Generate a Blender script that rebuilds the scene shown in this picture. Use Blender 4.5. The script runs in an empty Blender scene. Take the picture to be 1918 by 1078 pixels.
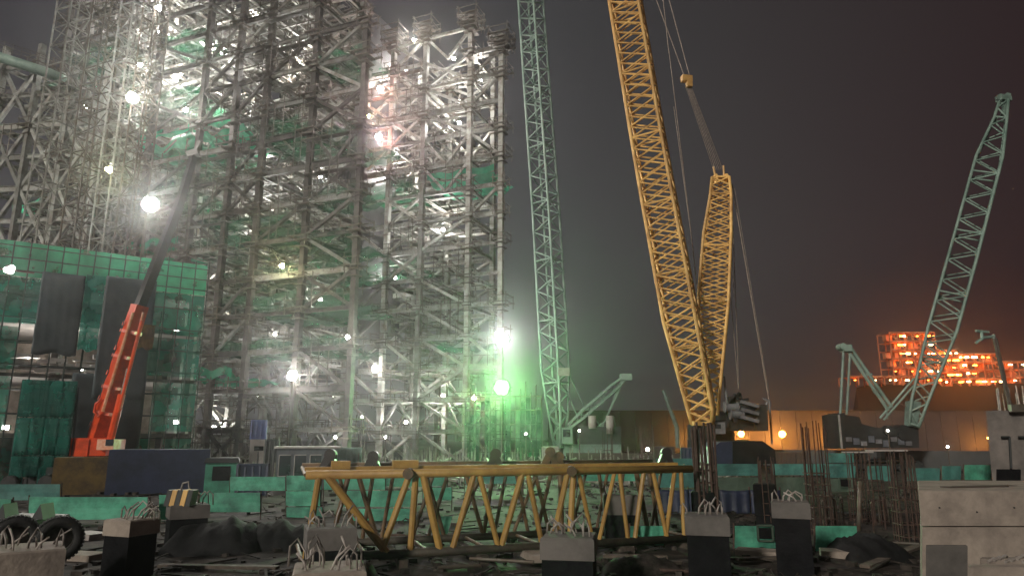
import bpy, math, random
from mathutils import Vector, Matrix
import numpy as np
V = Vector
rnd = random.Random(7)
sc = bpy.context.scene
COL = sc.collection

# ------------------------------------------------------------------ camera
H = 3.8                      # eye height above the site ground
F = 1300.0                   # focal length in pixels of the 1918 wide photograph
PITCH = math.atan(281 / 1300)
cam_d = bpy.data.cameras.new('camera')
cam = bpy.data.objects.new('camera', cam_d)
COL.objects.link(cam)
cam.location = (0, 0, H)
cam.rotation_euler = (math.pi / 2 + PITCH, 0, 0)
cam_d.sensor_width = 36
cam_d.lens = 36 * F / 1918
cam_d.clip_end = 5000
sc.camera = cam

# ------------------------------------------------------------------ sky, moonless night with city glow
w = bpy.data.worlds.new('World')
sc.world = w
w.use_nodes = True
nt = w.node_tree
nt.nodes.clear()
N = nt.nodes.new
out = N('ShaderNodeOutputWorld')
sky = N('ShaderNodeTexSky'); sky.sky_type = 'NISHITA'; sky.sun_disc = False
sky.sun_elevation = math.radians(-4); sky.sun_rotation = math.radians(205)
bg1 = N('ShaderNodeBackground'); bg1.inputs['Strength'].default_value = 0.05
nt.links.new(sky.outputs[0], bg1.inputs[0])
tc = N('ShaderNodeTexCoord'); sep = N('ShaderNodeSeparateXYZ')
nt.links.new(tc.outputs['Generated'], sep.inputs[0])
rx = N('ShaderNodeValToRGB'); rx.color_ramp.elements[0].position = 0.22; rx.color_ramp.elements[1].position = 0.80
rx.color_ramp.elements[0].color = (.046, .043, .049, 1)
rx.color_ramp.elements[1].color = (.030, .0175, .0185, 1)
e = rx.color_ramp.elements.new(0.52); e.color = (.058, .0575, .060, 1)
e = rx.color_ramp.elements.new(0.64); e.color = (.049, .043, .044, 1)
mx = N('ShaderNodeMapRange'); mx.inputs['From Min'].default_value = -1; mx.inputs['From Max'].default_value = 1
nt.links.new(sep.outputs['X'], mx.inputs['Value']); nt.links.new(mx.outputs[0], rx.inputs[0])
rz = N('ShaderNodeValToRGB')
rz.color_ramp.elements[0].position = 0.0; rz.color_ramp.elements[0].color = (1.0, .95, .95, 1)
rz.color_ramp.elements[1].position = 0.75; rz.color_ramp.elements[1].color = (.55, .55, .56, 1)
e = rz.color_ramp.elements.new(0.25); e.color = (1.0, 1.0, 1.0, 1)
nt.links.new(sep.outputs['Z'], rz.inputs[0])
mul = N('ShaderNodeMix'); mul.data_type = 'RGBA'; mul.blend_type = 'MULTIPLY'; mul.inputs['Factor'].default_value = 1
nt.links.new(rx.outputs[0], mul.inputs['A']); nt.links.new(rz.outputs[0], mul.inputs['B'])
bg2 = N('ShaderNodeBackground'); bg2.inputs['Strength'].default_value = 1.0
nt.links.new(mul.outputs['Result'], bg2.inputs[0])
addw = N('ShaderNodeAddShader')
nt.links.new(bg1.outputs[0], addw.inputs[0]); nt.links.new(bg2.outputs[0], addw.inputs[1])
nt.links.new(addw.outputs[0], out.inputs[0])

# ------------------------------------------------------------------ the one directional light
sd = bpy.data.lights.new('sun', 'SUN'); sd.energy = 2.0; sd.angle = math.radians(4); sd.color = (1.0, .93, .82)
so = bpy.data.objects.new('sun', sd); COL.objects.link(so)
sdir = V((0.50, 0.82, -0.34)).normalized()
so.rotation_euler = sdir.to_track_quat('-Z', 'Y').to_euler()

sc.view_settings.view_transform = 'Standard'
sc.view_settings.look = 'None'
sc.view_settings.exposure = 0
sc.view_settings.gamma = 1
sc.cycles.use_denoising = True
sc.cycles.max_bounces = 5
sc.cycles.diffuse_bounces = 2
sc.cycles.glossy_bounces = 2
sc.cycles.transmission_bounces = 3
sc.cycles.transparent_max_bounces = 24
sc.cycles.volume_bounces = 0
sc.cycles.sample_clamp_indirect = 3
sc.cycles.use_light_tree = True

# ------------------------------------------------------------------ photo pixel -> place in the world
cp, sp = math.cos(PITCH), math.sin(PITCH)
def ray(px, py):
    u = (px - 959) / F; v = (539 - py) / F
    return V((u, cp - v * sp, sp + v * cp))
def at(px, py, Y):
    d = ray(px, py); t = Y / d.y
    return V((d.x * t, Y, H + d.z * t))
def gnd(px, py, z=0.0):
    d = ray(px, py); t = (z - H) / d.z
    return V((d.x * t, d.y * t, z))
def hit(px, py, A, B):
    d = ray(px, py); n = V((-(B.y - A.y), B.x - A.x, 0))
    t = (n.x * A.x + n.y * A.y) / (n.x * d.x + n.y * d.y)
    return V((d.x * t, d.y * t, H + d.z * t))

# ------------------------------------------------------------------ materials
MATS = {}
def mat(name, col, rough=.6, metal=0.0, var=.25, scale=1.5, col2=None, dirt=.45, alpha=1.0, trans=0.0, bump=0.0, emit=None, es=0.0, spec=.5, streak=1.0):
    m = bpy.data.materials.new(name); m.use_nodes = True
    t = m.node_tree; n = t.nodes; l = t.links
    b = n['Principled BSDF']
    g = n.new('ShaderNodeNewGeometry'); mp = n.new('ShaderNodeMapping')
    mp.inputs['Scale'].default_value = (1, 1, streak)
    l.new(g.outputs['Position'], mp.inputs['Vector'])
    nz = n.new('ShaderNodeTexNoise'); nz.inputs['Scale'].default_value = scale; nz.inputs['Detail'].default_value = 6; nz.inputs['Roughness'].default_value = .65
    l.new(mp.outputs[0], nz.inputs['Vector'])
    r = n.new('ShaderNodeValToRGB'); r.color_ramp.elements[0].position = dirt - .12; r.color_ramp.elements[1].position = dirt + .18
    c2 = col2 if col2 else tuple(c * .55 for c in col)
    r.color_ramp.elements[0].color = (*c2, 1); r.color_ramp.elements[1].color = (*col, 1)
    l.new(nz.outputs['Fac'], r.inputs[0])
    oi = n.new('ShaderNodeObjectInfo'); mr = n.new('ShaderNodeMapRange')
    mr.inputs['To Min'].default_value = 1 - var; mr.inputs['To Max'].default_value = 1 + var * .6
    l.new(oi.outputs['Random'], mr.inputs['Value'])
    mm = n.new('ShaderNodeMix'); mm.data_type = 'RGBA'; mm.blend_type = 'MULTIPLY'; mm.inputs['Factor'].default_value = 1
    l.new(r.outputs[0], mm.inputs['A']); l.new(mr.outputs[0], mm.inputs['B'])
    l.new(mm.outputs['Result'], b.inputs['Base Color'])
    rr = n.new('ShaderNodeMapRange'); rr.inputs['To Min'].default_value = min(1, rough + .15); rr.inputs['To Max'].default_value = max(.05, rough - .15)
    l.new(nz.outputs['Fac'], rr.inputs['Value']); l.new(rr.outputs[0], b.inputs['Roughness'])
    b.inputs['Metallic'].default_value = metal
    b.inputs['Specular IOR Level'].default_value = spec
    if bump:
        n2 = n.new('ShaderNodeTexNoise'); n2.inputs['Scale'].default_value = scale * 5; n2.inputs['Detail'].default_value = 5
        l.new(mp.outputs[0], n2.inputs['Vector'])
        bp = n.new('ShaderNodeBump'); bp.inputs['Strength'].default_value = bump; bp.inputs['Distance'].default_value = .05
        l.new(n2.outputs['Fac'], bp.inputs['Height']); l.new(bp.outputs[0], b.inputs['Normal'])
    if emit:
        b.inputs['Emission Color'].default_value = (*emit, 1); b.inputs['Emission Strength'].default_value = es
        m.cycles.emission_sampling = 'NONE'
    if alpha < 1:
        o = n['Material Output']
        tr = n.new('ShaderNodeBsdfTransparent'); tl = n.new('ShaderNodeBsdfTranslucent'); tl.inputs[0].default_value = (*[min(1, c * 1.3) for c in col], 1)
        m1 = n.new('ShaderNodeMixShader'); m1.inputs[0].default_value = trans
        l.new(b.outputs[0], m1.inputs[1]); l.new(tl.outputs[0], m1.inputs[2])
        m2 = n.new('ShaderNodeMixShader')
        # openness of the weave varies over the cloth
        n3 = n.new('ShaderNodeTexNoise'); n3.inputs['Scale'].default_value = .9; n3.inputs['Detail'].default_value = 4
        l.new(g.outputs['Position'], n3.inputs['Vector'])
        m3 = n.new('ShaderNodeMapRange'); m3.inputs['From Min'].default_value = .3; m3.inputs['From Max'].default_value = .7
        m3.inputs['To Min'].default_value = max(0, alpha - .2); m3.inputs['To Max'].default_value = min(1, alpha + .15)
        l.new(n3.outputs['Fac'], m3.inputs['Value']); l.new(m3.outputs[0], m2.inputs[0])
        l.new(tr.outputs[0], m2.inputs[1]); l.new(m1.outputs[0], m2.inputs[2]); l.new(m2.outputs[0], o.inputs['Surface'])
    MATS[name] = m
    return m

def emat(name, col, s):
    m = bpy.data.materials.new(name); m.use_nodes = True
    t = m.node_tree; t.nodes.clear()
    o = t.nodes.new('ShaderNodeOutputMaterial'); e = t.nodes.new('ShaderNodeEmission')
    e.inputs[0].default_value = (*col, 1); e.inputs[1].default_value = s
    t.links.new(e.outputs[0], o.inputs[0]); m.cycles.emission_sampling = 'NONE'
    MATS[name] = m
    return m

M = lambda n: MATS[n]
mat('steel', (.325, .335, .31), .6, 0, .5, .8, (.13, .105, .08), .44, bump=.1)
mat('steel_backlit', (.095, .082, .072), .65, 0, .3, .8, (.03, .025, .02), .45)  # backlit shade of the front steel put into a darker base colour
mat('scaf', (.13, .12, .10), .55, .3, .4, 2, (.09, .06, .04), .45)
mat('tube_dark', (.022, .030, .026), .6, .2, .3, 2)
mat('plank', (.30, .27, .21), .8, 0, .35, 2, (.14, .12, .09), .45)
mat('clutter', (.30, .30, .275), .65, 0, .3, .6, (.09, .07, .055), .50)
mat('casing', (.08, .08, .085), .6, .2, .1, .3, (.045, .04, .04), .45)
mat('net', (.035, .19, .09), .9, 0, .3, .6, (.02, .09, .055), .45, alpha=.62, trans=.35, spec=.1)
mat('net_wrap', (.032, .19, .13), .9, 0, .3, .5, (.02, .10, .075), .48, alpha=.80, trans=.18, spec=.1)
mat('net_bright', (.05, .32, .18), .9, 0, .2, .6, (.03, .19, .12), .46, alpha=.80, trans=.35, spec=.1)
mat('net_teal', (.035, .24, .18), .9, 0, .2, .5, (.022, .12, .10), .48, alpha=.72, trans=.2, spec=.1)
mat('tarp', (.050, .068, .074), .7, 0, .15, .35, (.022, .034, .040), .45, bump=.4)
mat('tarp_dark', (.016, .016, .017), .8, 0, .15, 1, (.008, .008, .009), .45, bump=.5, spec=.2)
mat('yellow', (.90, .55, .18), .5, 0, .25, .45, (.46, .23, .07), .42, bump=.05)
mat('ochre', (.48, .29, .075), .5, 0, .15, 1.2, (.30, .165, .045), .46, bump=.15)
mat('dark_brown', (.06, .045, .03), .7, 0, .2, 2.5, (.025, .02, .015), .5, bump=.3)  # dark brown tone of the truss's bottom chords
mat('yellow_old', (.17, .09, .035), .55, 0, .25, 2.5, (.07, .045, .025), .48, bump=.15)  # browner, darker yellow on the truss's far side and fittings
mat('mint', (.29, .40, .34), .5, 0, .3, .40, (.12, .20, .165), .42)
mat('mint_dark', (.18, .27, .23), .5, 0, .12, 1.2, (.11, .15, .13), .42)
mat('red', (.80, .085, .02), .35, 0, .08, 1.2, (.42, .04, .01), .36, spec=.6)
mat('red_light', (.80, .45, .30), .4, 0, .08, 2, (.65, .16, .05), .45)
mat('boom_dark', (.026, .018, .018), .4, 0, .1, 2)
mat('machine', (.028, .032, .032), .5, 0, .25, 1.2, (.02, .022, .022), .45)
mat('machine_lt', (.20, .20, .21), .5, 0, .2, 1.5)
mat('cable', (.30, .24, .20), .6, .2, .2, 3)
mat('cable_dark', (.10, .09, .09), .6, .2, .2, 3)
mat('concrete', (.36, .30, .25), .85, 0, .08, 1.3, (.21, .175, .15), .45, bump=.5)
mat('concrete_grey', (.15, .135, .125), .85, 0, .2, .9, (.085, .078, .072), .45, bump=.5)  # grey concrete; on the pedestals it also holds their weaker light
mat('black_wrap', (.010, .010, .012), .8, 0, .1, 1.5, bump=.4, spec=.12)
mat('rebar', (.10, .06, .045), .75, .3, .35, 4, (.05, .03, .025), .5)
mat('rebar_pale', (.42, .38, .35), .6, .1, .35, 4, (.16, .12, .10), .40)
mat('panel_green', (.085, .40, .26), .7, 0, .25, 1.1, (.035, .15, .105), .47, bump=.25)
mat('panel_cyan', (.06, .22, .19), .7, 0, .25, 1.1, (.035, .11, .10), .48, bump=.25)
mat('panel_olive', (.07, .11, .08), .7, 0, .15, .9, (.04, .06, .045), .45)
mat('navy', (.026, .034, .075), .5, 0, .1, .8, (.012, .016, .034), .45, bump=.3)
mat('rust_yellow', (.16, .10, .025), .6, 0, .1, 1.0, (.055, .035, .018), .50, bump=.3)
mat('blue', (.05, .08, .30), .5, 0, .15, 1, (.035, .05, .16), .42)
mat('white', (.42, .39, .37), .6, 0, .2, 1, (.24, .21, .19), .42)
mat('cabin_grey', (.11, .12, .14), .6, 0, .15, 1, (.06, .065, .075), .42)
mat('glass', (.03, .035, .045), .12, 0, .2, 1, spec=.8)
mat('brown', (.06, .042, .034), .8, 0, .2, 1, (.07, .05, .04), .45)
mat('concrete_mid', (.24, .21, .19), .85, 0, .1, .9, (.14, .125, .115), .45, bump=.5)
mat('wall_far', (.085, .062, .058), .8, 0, .06, .15, (.06, .045, .042), .45)
mat('rubber', (.022, .021, .022), .75, 0, .1, 3, (.012, .012, .012), .45, bump=.4)
mat('rim', (.12, .11, .10), .6, .4, .1, 3)
mat('timber', (.13, .10, .08), .85, 0, .4, 2.5, (.05, .04, .03), .48, bump=.3)
mat('debris', (.09, .075, .065), .9, 0, .3, 1.9, (.018, .015, .013), .55, spec=.2)
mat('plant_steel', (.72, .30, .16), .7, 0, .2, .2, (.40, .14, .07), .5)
mat('hill', (.008, .007, .007), .95, 0, 0, .02)
mat('housing', (.06, .06, .06), .5, .3, .1, 2)
emat('lamp_white', (1.0, .95, .86), 60)
emat('lamp_cool', (1.0, .93, .96), 70)
emat('lamp_yellow', (1.0, .90, .42), 40)
emat('lamp_green', (.20, 1.0, .17), 3.2)
emat('lamp_pink', (1.0, .66, .55), 45)
emat('lamp_orange', (1.0, .42, .07), 30)
emat('lamp_plant', (1.0, .24, .03), 26)
emat('lamp_plant_pale', (1.0, .62, .28), 34)

# ------------------------------------------------------------------ mesh collecting
class Geo:
    def __init__(s): s.v = []; s.f = []
    def add(s, vs, fs):
        o = len(s.v); s.v += [tuple(x) for x in vs]; s.f += [tuple(i + o for i in f) for f in fs]; return s
    def hexa(s, p):      # p: 4 bottom (ccw), 4 top
        return s.add(p, [(3, 2, 1, 0), (4, 5, 6, 7), (0, 1, 5, 4), (1, 2, 6, 5), (2, 3, 7, 6), (3, 0, 4, 7)])
    def box(s, c, sx, sy, sz, a=0.0):
        c = V(c); ca, sa = math.cos(a), math.sin(a)
        P = []
        for z in (-.5, .5):
            for x, y in ((-.5, -.5), (.5, -.5), (.5, .5), (-.5, .5)):
                X, Y = x * sx, y * sy
                P.append((c.x + X * ca - Y * sa, c.y + X * sa + Y * ca, c.z + z * sz))
        return s.hexa(P)
    def bar(s, p0, p1, w, h=None, up=None):
        h = h or w; p0 = V(p0); p1 = V(p1); a = (p1 - p0)
        if a.length < 1e-5: return s
        a.normalize(); u = V(up) if up else V((0, 0, 1))
        if abs(a.dot(u)) > .98: u = V((0, 1, 0))
        x = a.cross(u).normalized() * (w / 2); y = x.cross(a).normalized() * (h / 2)
        return s.hexa([p0 - x - y, p0 + x - y, p0 + x + y, p0 - x + y, p1 - x - y, p1 + x - y, p1 + x + y, p1 - x + y])
    def tube(s, p0, p1, r, n=6, r2=None, cap=True):
        return s.path([p0, p1], [r, r if r2 is None else r2], n, cap)
    def path(s, pts, r, n=6, cap=True):
        pts = [V(p) for p in pts]
        if not isinstance(r, (list, tuple)): r = [r] * len(pts)
        o = len(s.v); x = None
        for i, p in enumerate(pts):
            a = (pts[min(i + 1, len(pts) - 1)] - pts[max(i - 1, 0)])
            a = a.normalized() if a.length > 1e-9 else V((0, 0, 1))
            if x is None:
                x = a.cross(V((0, 0, 1)) if abs(a.z) < .9 else V((0, 1, 0))).normalized()
            else:
                x = (x - a * x.dot(a)).normalized()
            y = a.cross(x)
            for k in range(n):
                t = 2 * math.pi * k / n
                s.v.append(tuple(p + (x * math.cos(t) + y * math.sin(t)) * r[i]))
        for i in range(len(pts) - 1):
            for k in range(n):
                k2 = (k + 1) % n
                s.f.append((o + i * n + k, o + i * n + k2, o + (i + 1) * n + k2, o + (i + 1) * n + k))
        if cap:
            s.f.append(tuple(o + k for k in range(n))[::-1]); q = o + (len(pts) - 1) * n
            s.f.append(tuple(q + k for k in range(n)))
        return s
    def lathe(s, c, axis, prof, n=20):   # prof: (along, radius)
        c = V(c); axis = V(axis).normalized()
        x = axis.cross(V((0, 0, 1)) if abs(axis.z) < .9 else V((0, 1, 0))).normalized(); y = axis.cross(x)
        o = len(s.v); m = len(prof)
        for (h, r) in prof:
            for k in range(n):
                t = 2 * math.pi * k / n
                s.v.append(tuple(c + axis * h + (x * math.cos(t) + y * math.sin(t)) * r))
        for i in range(m - 1):
            for k in range(n):
                k2 = (k + 1) % n
                s.f.append((o + i * n + k, o + i * n + k2, o + (i + 1) * n + k2, o + (i + 1) * n + k))
        s.f.append(tuple(o + k for k in range(n))[::-1]); q = o + (m - 1) * n
        s.f.append(tuple(q + k for k in range(n)))
        return s
    def sheet(s, A, B, C, D, nu, nv, fn=None, th=0.0):   # A-B along u at the bottom, D-C at the top
        A, B, C, D = map(V, (A, B, C, D)); nrm = (B - A).cross(D - A).normalized(); o = len(s.v)
        for side in ((0,) if th == 0 else (-.5, .5)):
            for j in range(nv + 1):
                for i in range(nu + 1):
                    u, v = i / nu, j / nv
                    p = (A * (1 - u) + B * u) * (1 - v) + (D * (1 - u) + C * u) * v
                    if fn: p = p + fn(u, v, p)
                    s.v.append(tuple(p + nrm * th * side))
        W = nu + 1; Ls = W * (nv + 1)
        for j in range(nv):
            for i in range(nu):
                a = o + j * W + i; s.f.append((a, a + 1, a + 1 + W, a + W))
                if th:
                    b = a + Ls; s.f.append((b, b + W, b + W + 1, b + 1))
        if th:
            def rim(i0, i1): s.f.append((o + i0, o + i0 + Ls, o + i1 + Ls, o + i1))
            for i in range(nu): rim(i, i + 1); rim(nv * W + i + 1, nv * W + i)
            for j in range(nv): rim((j + 1) * W, j * W); rim(j * W + nu, (j + 1) * W + nu)
        return s
    def mesh(s, name, mt, base, smooth=False):
        me = bpy.data.meshes.new(name)
        vs = np.array(s.v, dtype=float).reshape(-1, 3) - np.array(base)
        me.from_pydata(vs.tolist(), [], s.f); me.validate()
        me.materials.append(M(mt) if isinstance(mt, str) else mt)
        if smooth:
            for p in me.polygons: p.use_smooth = True
        me.update()
        return me

def cyl_unit():
    g = Geo(); g.tube((0, 0, -.5), (0, 0, .5), .5, 8); return g
def box_unit():
    g = Geo(); g.box((0, 0, 0), 1, 1, 1); return g
def ibeam_unit():
    g = Geo()
    for sgn in (-1, 1):
        g.box((0, sgn * .46, 0), 1, .08, 1)
    g.box((0, 0, 0), .10, .84, .998); return g
UNITS = {}
def unit(shape, mt):
    k = (shape, mt)
    if k not in UNITS:
        UNITS[k] = {'tube': cyl_unit, 'box': box_unit, 'ibeam': ibeam_unit}[shape]().mesh(shape + '_' + mt, mt, (0, 0, 0), shape == 'tube' and False)
    return UNITS[k]

class Thing:
    def __init__(s, name, label, cat, base=(0, 0, 0), group=None, kind=None):
        s.base = V(base)
        s.e = bpy.data.objects.new(name, None); COL.objects.link(s.e)
        s.e.location = s.base; s.e.empty_display_size = .3
        if label: s.e['label'] = label
        if cat: s.e['category'] = cat
        if group: s.e['group'] = group
        if kind: s.e['kind'] = kind
    def part(s, name, geo, mt, parent=None, label=None, kind=None, smooth=False):
        o = bpy.data.objects.new(name, geo.mesh(name, mt, s.base, smooth)); COL.objects.link(o)
        o.parent = parent or s.e
        if label: o['label'] = label
        if kind: o['kind'] = kind
        return o
    def inst(s, name, me, mtx, parent=None):     # shared mesh at a world matrix
        o = bpy.data.objects.new(name, me); COL.objects.link(o); o.parent = parent or s.e
        o.matrix_basis = Matrix.Translation(-s.base) @ mtx
        return o

def one(name, geo, mt, label, cat, base, group=None, kind=None, smooth=False):
    o = bpy.data.objects.new(name, geo.mesh(name, mt, V(base), smooth)); COL.objects.link(o); o.location = V(base)
    if label: o['label'] = label
    if cat: o['category'] = cat
    if group: o['group'] = group
    if kind: o['kind'] = kind
    return o

def member_matrix(p0, p1, w, h, up=None):
    p0 = V(p0); p1 = V(p1); a = p1 - p0; L = a.length; a = a / L
    u = V(up) if up else V((0, 0, 1))
    if abs(a.dot(u)) > .98: u = V((0, 1, 0))
    x = a.cross(u).normalized(); y = a.cross(x).normalized()
    return Matrix(((x.x * w, y.x * h, a.x * L, (p0.x + p1.x) / 2), (x.y * w, y.y * h, a.y * L, (p0.y + p1.y) / 2),
                   (x.z * w, y.z * h, a.z * L, (p0.z + p1.z) / 2), (0, 0, 0, 1)))

class Pool:
    """alike members of one thing: the largest in view as parts sharing a mesh, the rest joined"""
    def __init__(s, thing, name, mt, shape='box', limit=285, rest='small_'):
        s.t, s.name, s.mt, s.shape, s.limit, s.rest, s.m = thing, name, mt, shape, limit, rest, []
    def add(s, p0, p1, w, h=None, up=None):
        p0 = V(p0); p1 = V(p1)
        if (p1 - p0).length > 1e-3: s.m.append((p0, p1, w, h or w, up))
    def flush(s):
        key = lambda m: -((m[1] - m[0]).length * m[2]) / max(1, ((m[0] + m[1]) / 2 - V((0, 0, H))).length_squared)
        s.m.sort(key=key)
        me = unit(s.shape, s.mt)
        for m in s.m[:s.limit]:
            s.t.inst(s.name, me, member_matrix(*m))
        if s.m[s.limit:]:
            g = Geo()
            for p0, p1, w, h, up in s.m[s.limit:]:
                if s.shape == 'tube': g.tube(p0, p1, w / 2, 6)
                else: g.bar(p0, p1, w, h, up)
            s.t.part(s.rest + s.name, g, s.mt, kind='stuff')

# ------------------------------------------------------------------ ground and air
def noise2(x, y):
    return (math.sin(x * .37 + 1.3 * math.sin(y * .23)) + math.sin(y * .41 + 1.7 * math.sin(x * .19 + 2)) + .6 * math.sin(x * 1.1 + y * .7) + .4 * math.sin(x * 1.9 - y * 2.3) + .25 * math.sin(3.7 * x + 2.9 * y)) / 3.2
def ground_z(x, y):
    k = min(1, max(0, (y - 12) / 8)) * min(1, max(.15, (130 - y) / 70))
    return .10 * noise2(x, y) * k - .05
def build_ground():
    g = Geo()
    xs = sorted(set([-1500, -700, -400, -250, -160, -110] + [round(-80 + i * .8, 2) for i in range(201)] + [110, 160, 250, 400, 700, 1500]))
    ys = sorted(set([-60, -20, 0, 8] + [round(12 + i * .6, 2) for i in range(120)] + [86, 90, 95, 100, 110, 120, 140, 170, 220, 300, 400, 600, 900, 1500]))
    for y in ys:
        for x in xs: g.v.append((x, y, ground_z(x, y)))
    W = len(xs)
    for j in range(len(ys) - 1):
        for i in range(W - 1):
            a = j * W + i; g.f.append((a, a + 1, a + 1 + W, a + W))
    m = mat('mud', (.075, .058, .048), .85, 0, 0, .8, (.014, .012, .011), .52, bump=.8, spec=.2)
    o = one('ground', g, 'mud', None, None, (0, 0, 0), kind='structure', smooth=True)
    return o
build_ground()
g = Geo(); 
# a low dark ridge that carries the far lit plant
pts = [(178, -1), (188, 6), (193, 18), (197, 33.5), (205, 36), (420, 37), (600, 30), (800, 0)]
for i, (x, z) in enumerate(pts):
    for (dy, k) in ((400, 0), (428, 1.0), (520, 1.0), (600, 0)):
        g.v.append((x * dy / 400, dy + 2 * noise2(x * .1, dy), max(-.6, z * k + .5 * noise2(x * .3, dy) if k else -.6)))
for i in range(len(pts) - 1):
    for j in range(3):
        a = i * 4 + j; g.f.append((a, a + 4, a + 5, a + 1))
one('hills', g, 'hill', None, None, (0, 0, 0), kind='structure')
g = Geo(); g.box((0, 700, 49), 3010, 1620, 102)
hz = one('haze', g, 'hill', None, None, (0, 0, 0), kind='stuff')
hm = bpy.data.materials.new('haze_air'); hm.use_nodes = True
ht = hm.node_tree; ht.nodes.clear(); ho = ht.nodes.new('ShaderNodeOutputMaterial'); hv = ht.nodes.new('ShaderNodeVolumePrincipled')
hv.inputs['Color'].default_value = (.95, .95, .95, 1); hv.inputs['Density'].default_value = HAZE = .00055
hv.inputs['Anisotropy'].default_value = 0.90
ht.links.new(hv.outputs[0], ho.inputs['Volume'])
hz.data.materials.clear(); hz.data.materials.append(hm)
# ------------------------------------------------------------------ boiler steel frames
DL = V((-.926, .378, 0)); DN = V((.378, .926, 0))
def front_pt(px, P0):                       # where the front line through P0 meets a column seen at base pixel px
    p = hit(px, 820, P0, P0 + DL); p.z = 0; return p
LEVEL = 4.8

def collar_geo(s, mt=None, seed=0):
    """small scaffold cage hung round a column joint (built at the origin)"""
    r = random.Random(seed); g = Geo()
    for z in (0, 1.0):
        for a, b in (((-s, -s), (s, -s)), ((s, -s), (s, s)), ((s, s), (-s, s)), ((-s, s), (-s, -s))):
            k = r.uniform(.1, .5)
            d = V((b[0] - a[0], b[1] - a[1], 0)).normalized() * k
            g.bar(V((a[0], a[1], z)) - d, V((b[0], b[1], z)) + d, .09)
    for x in (-s, s):
        for y in (-s, s):
            g.bar((x, y, -r.uniform(.2, 1.2)), (x, y, 1.0 + r.uniform(.1, .9)), .09)
    g.box((0, -s + .15, .06), 2 * s + .5, .45, .06); g.box((0, s - .15, .06), 2 * s + .5, .45, .06)
    g.box((-s + .1, 0, .12), .4, 2 * s, .06)
    g.box((0, 0, -.35), s * 1.35, s * 1.35, .16)
    g.box((0, 0, -1.2), s * 1.25, s * 1.25, .12)
    return g
COLLARS = [collar_geo(1.0 + .15 * i, seed=i).mesh('joint_cage', 'scaf', (0, 0, 0)) for i in range(4)]

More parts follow.
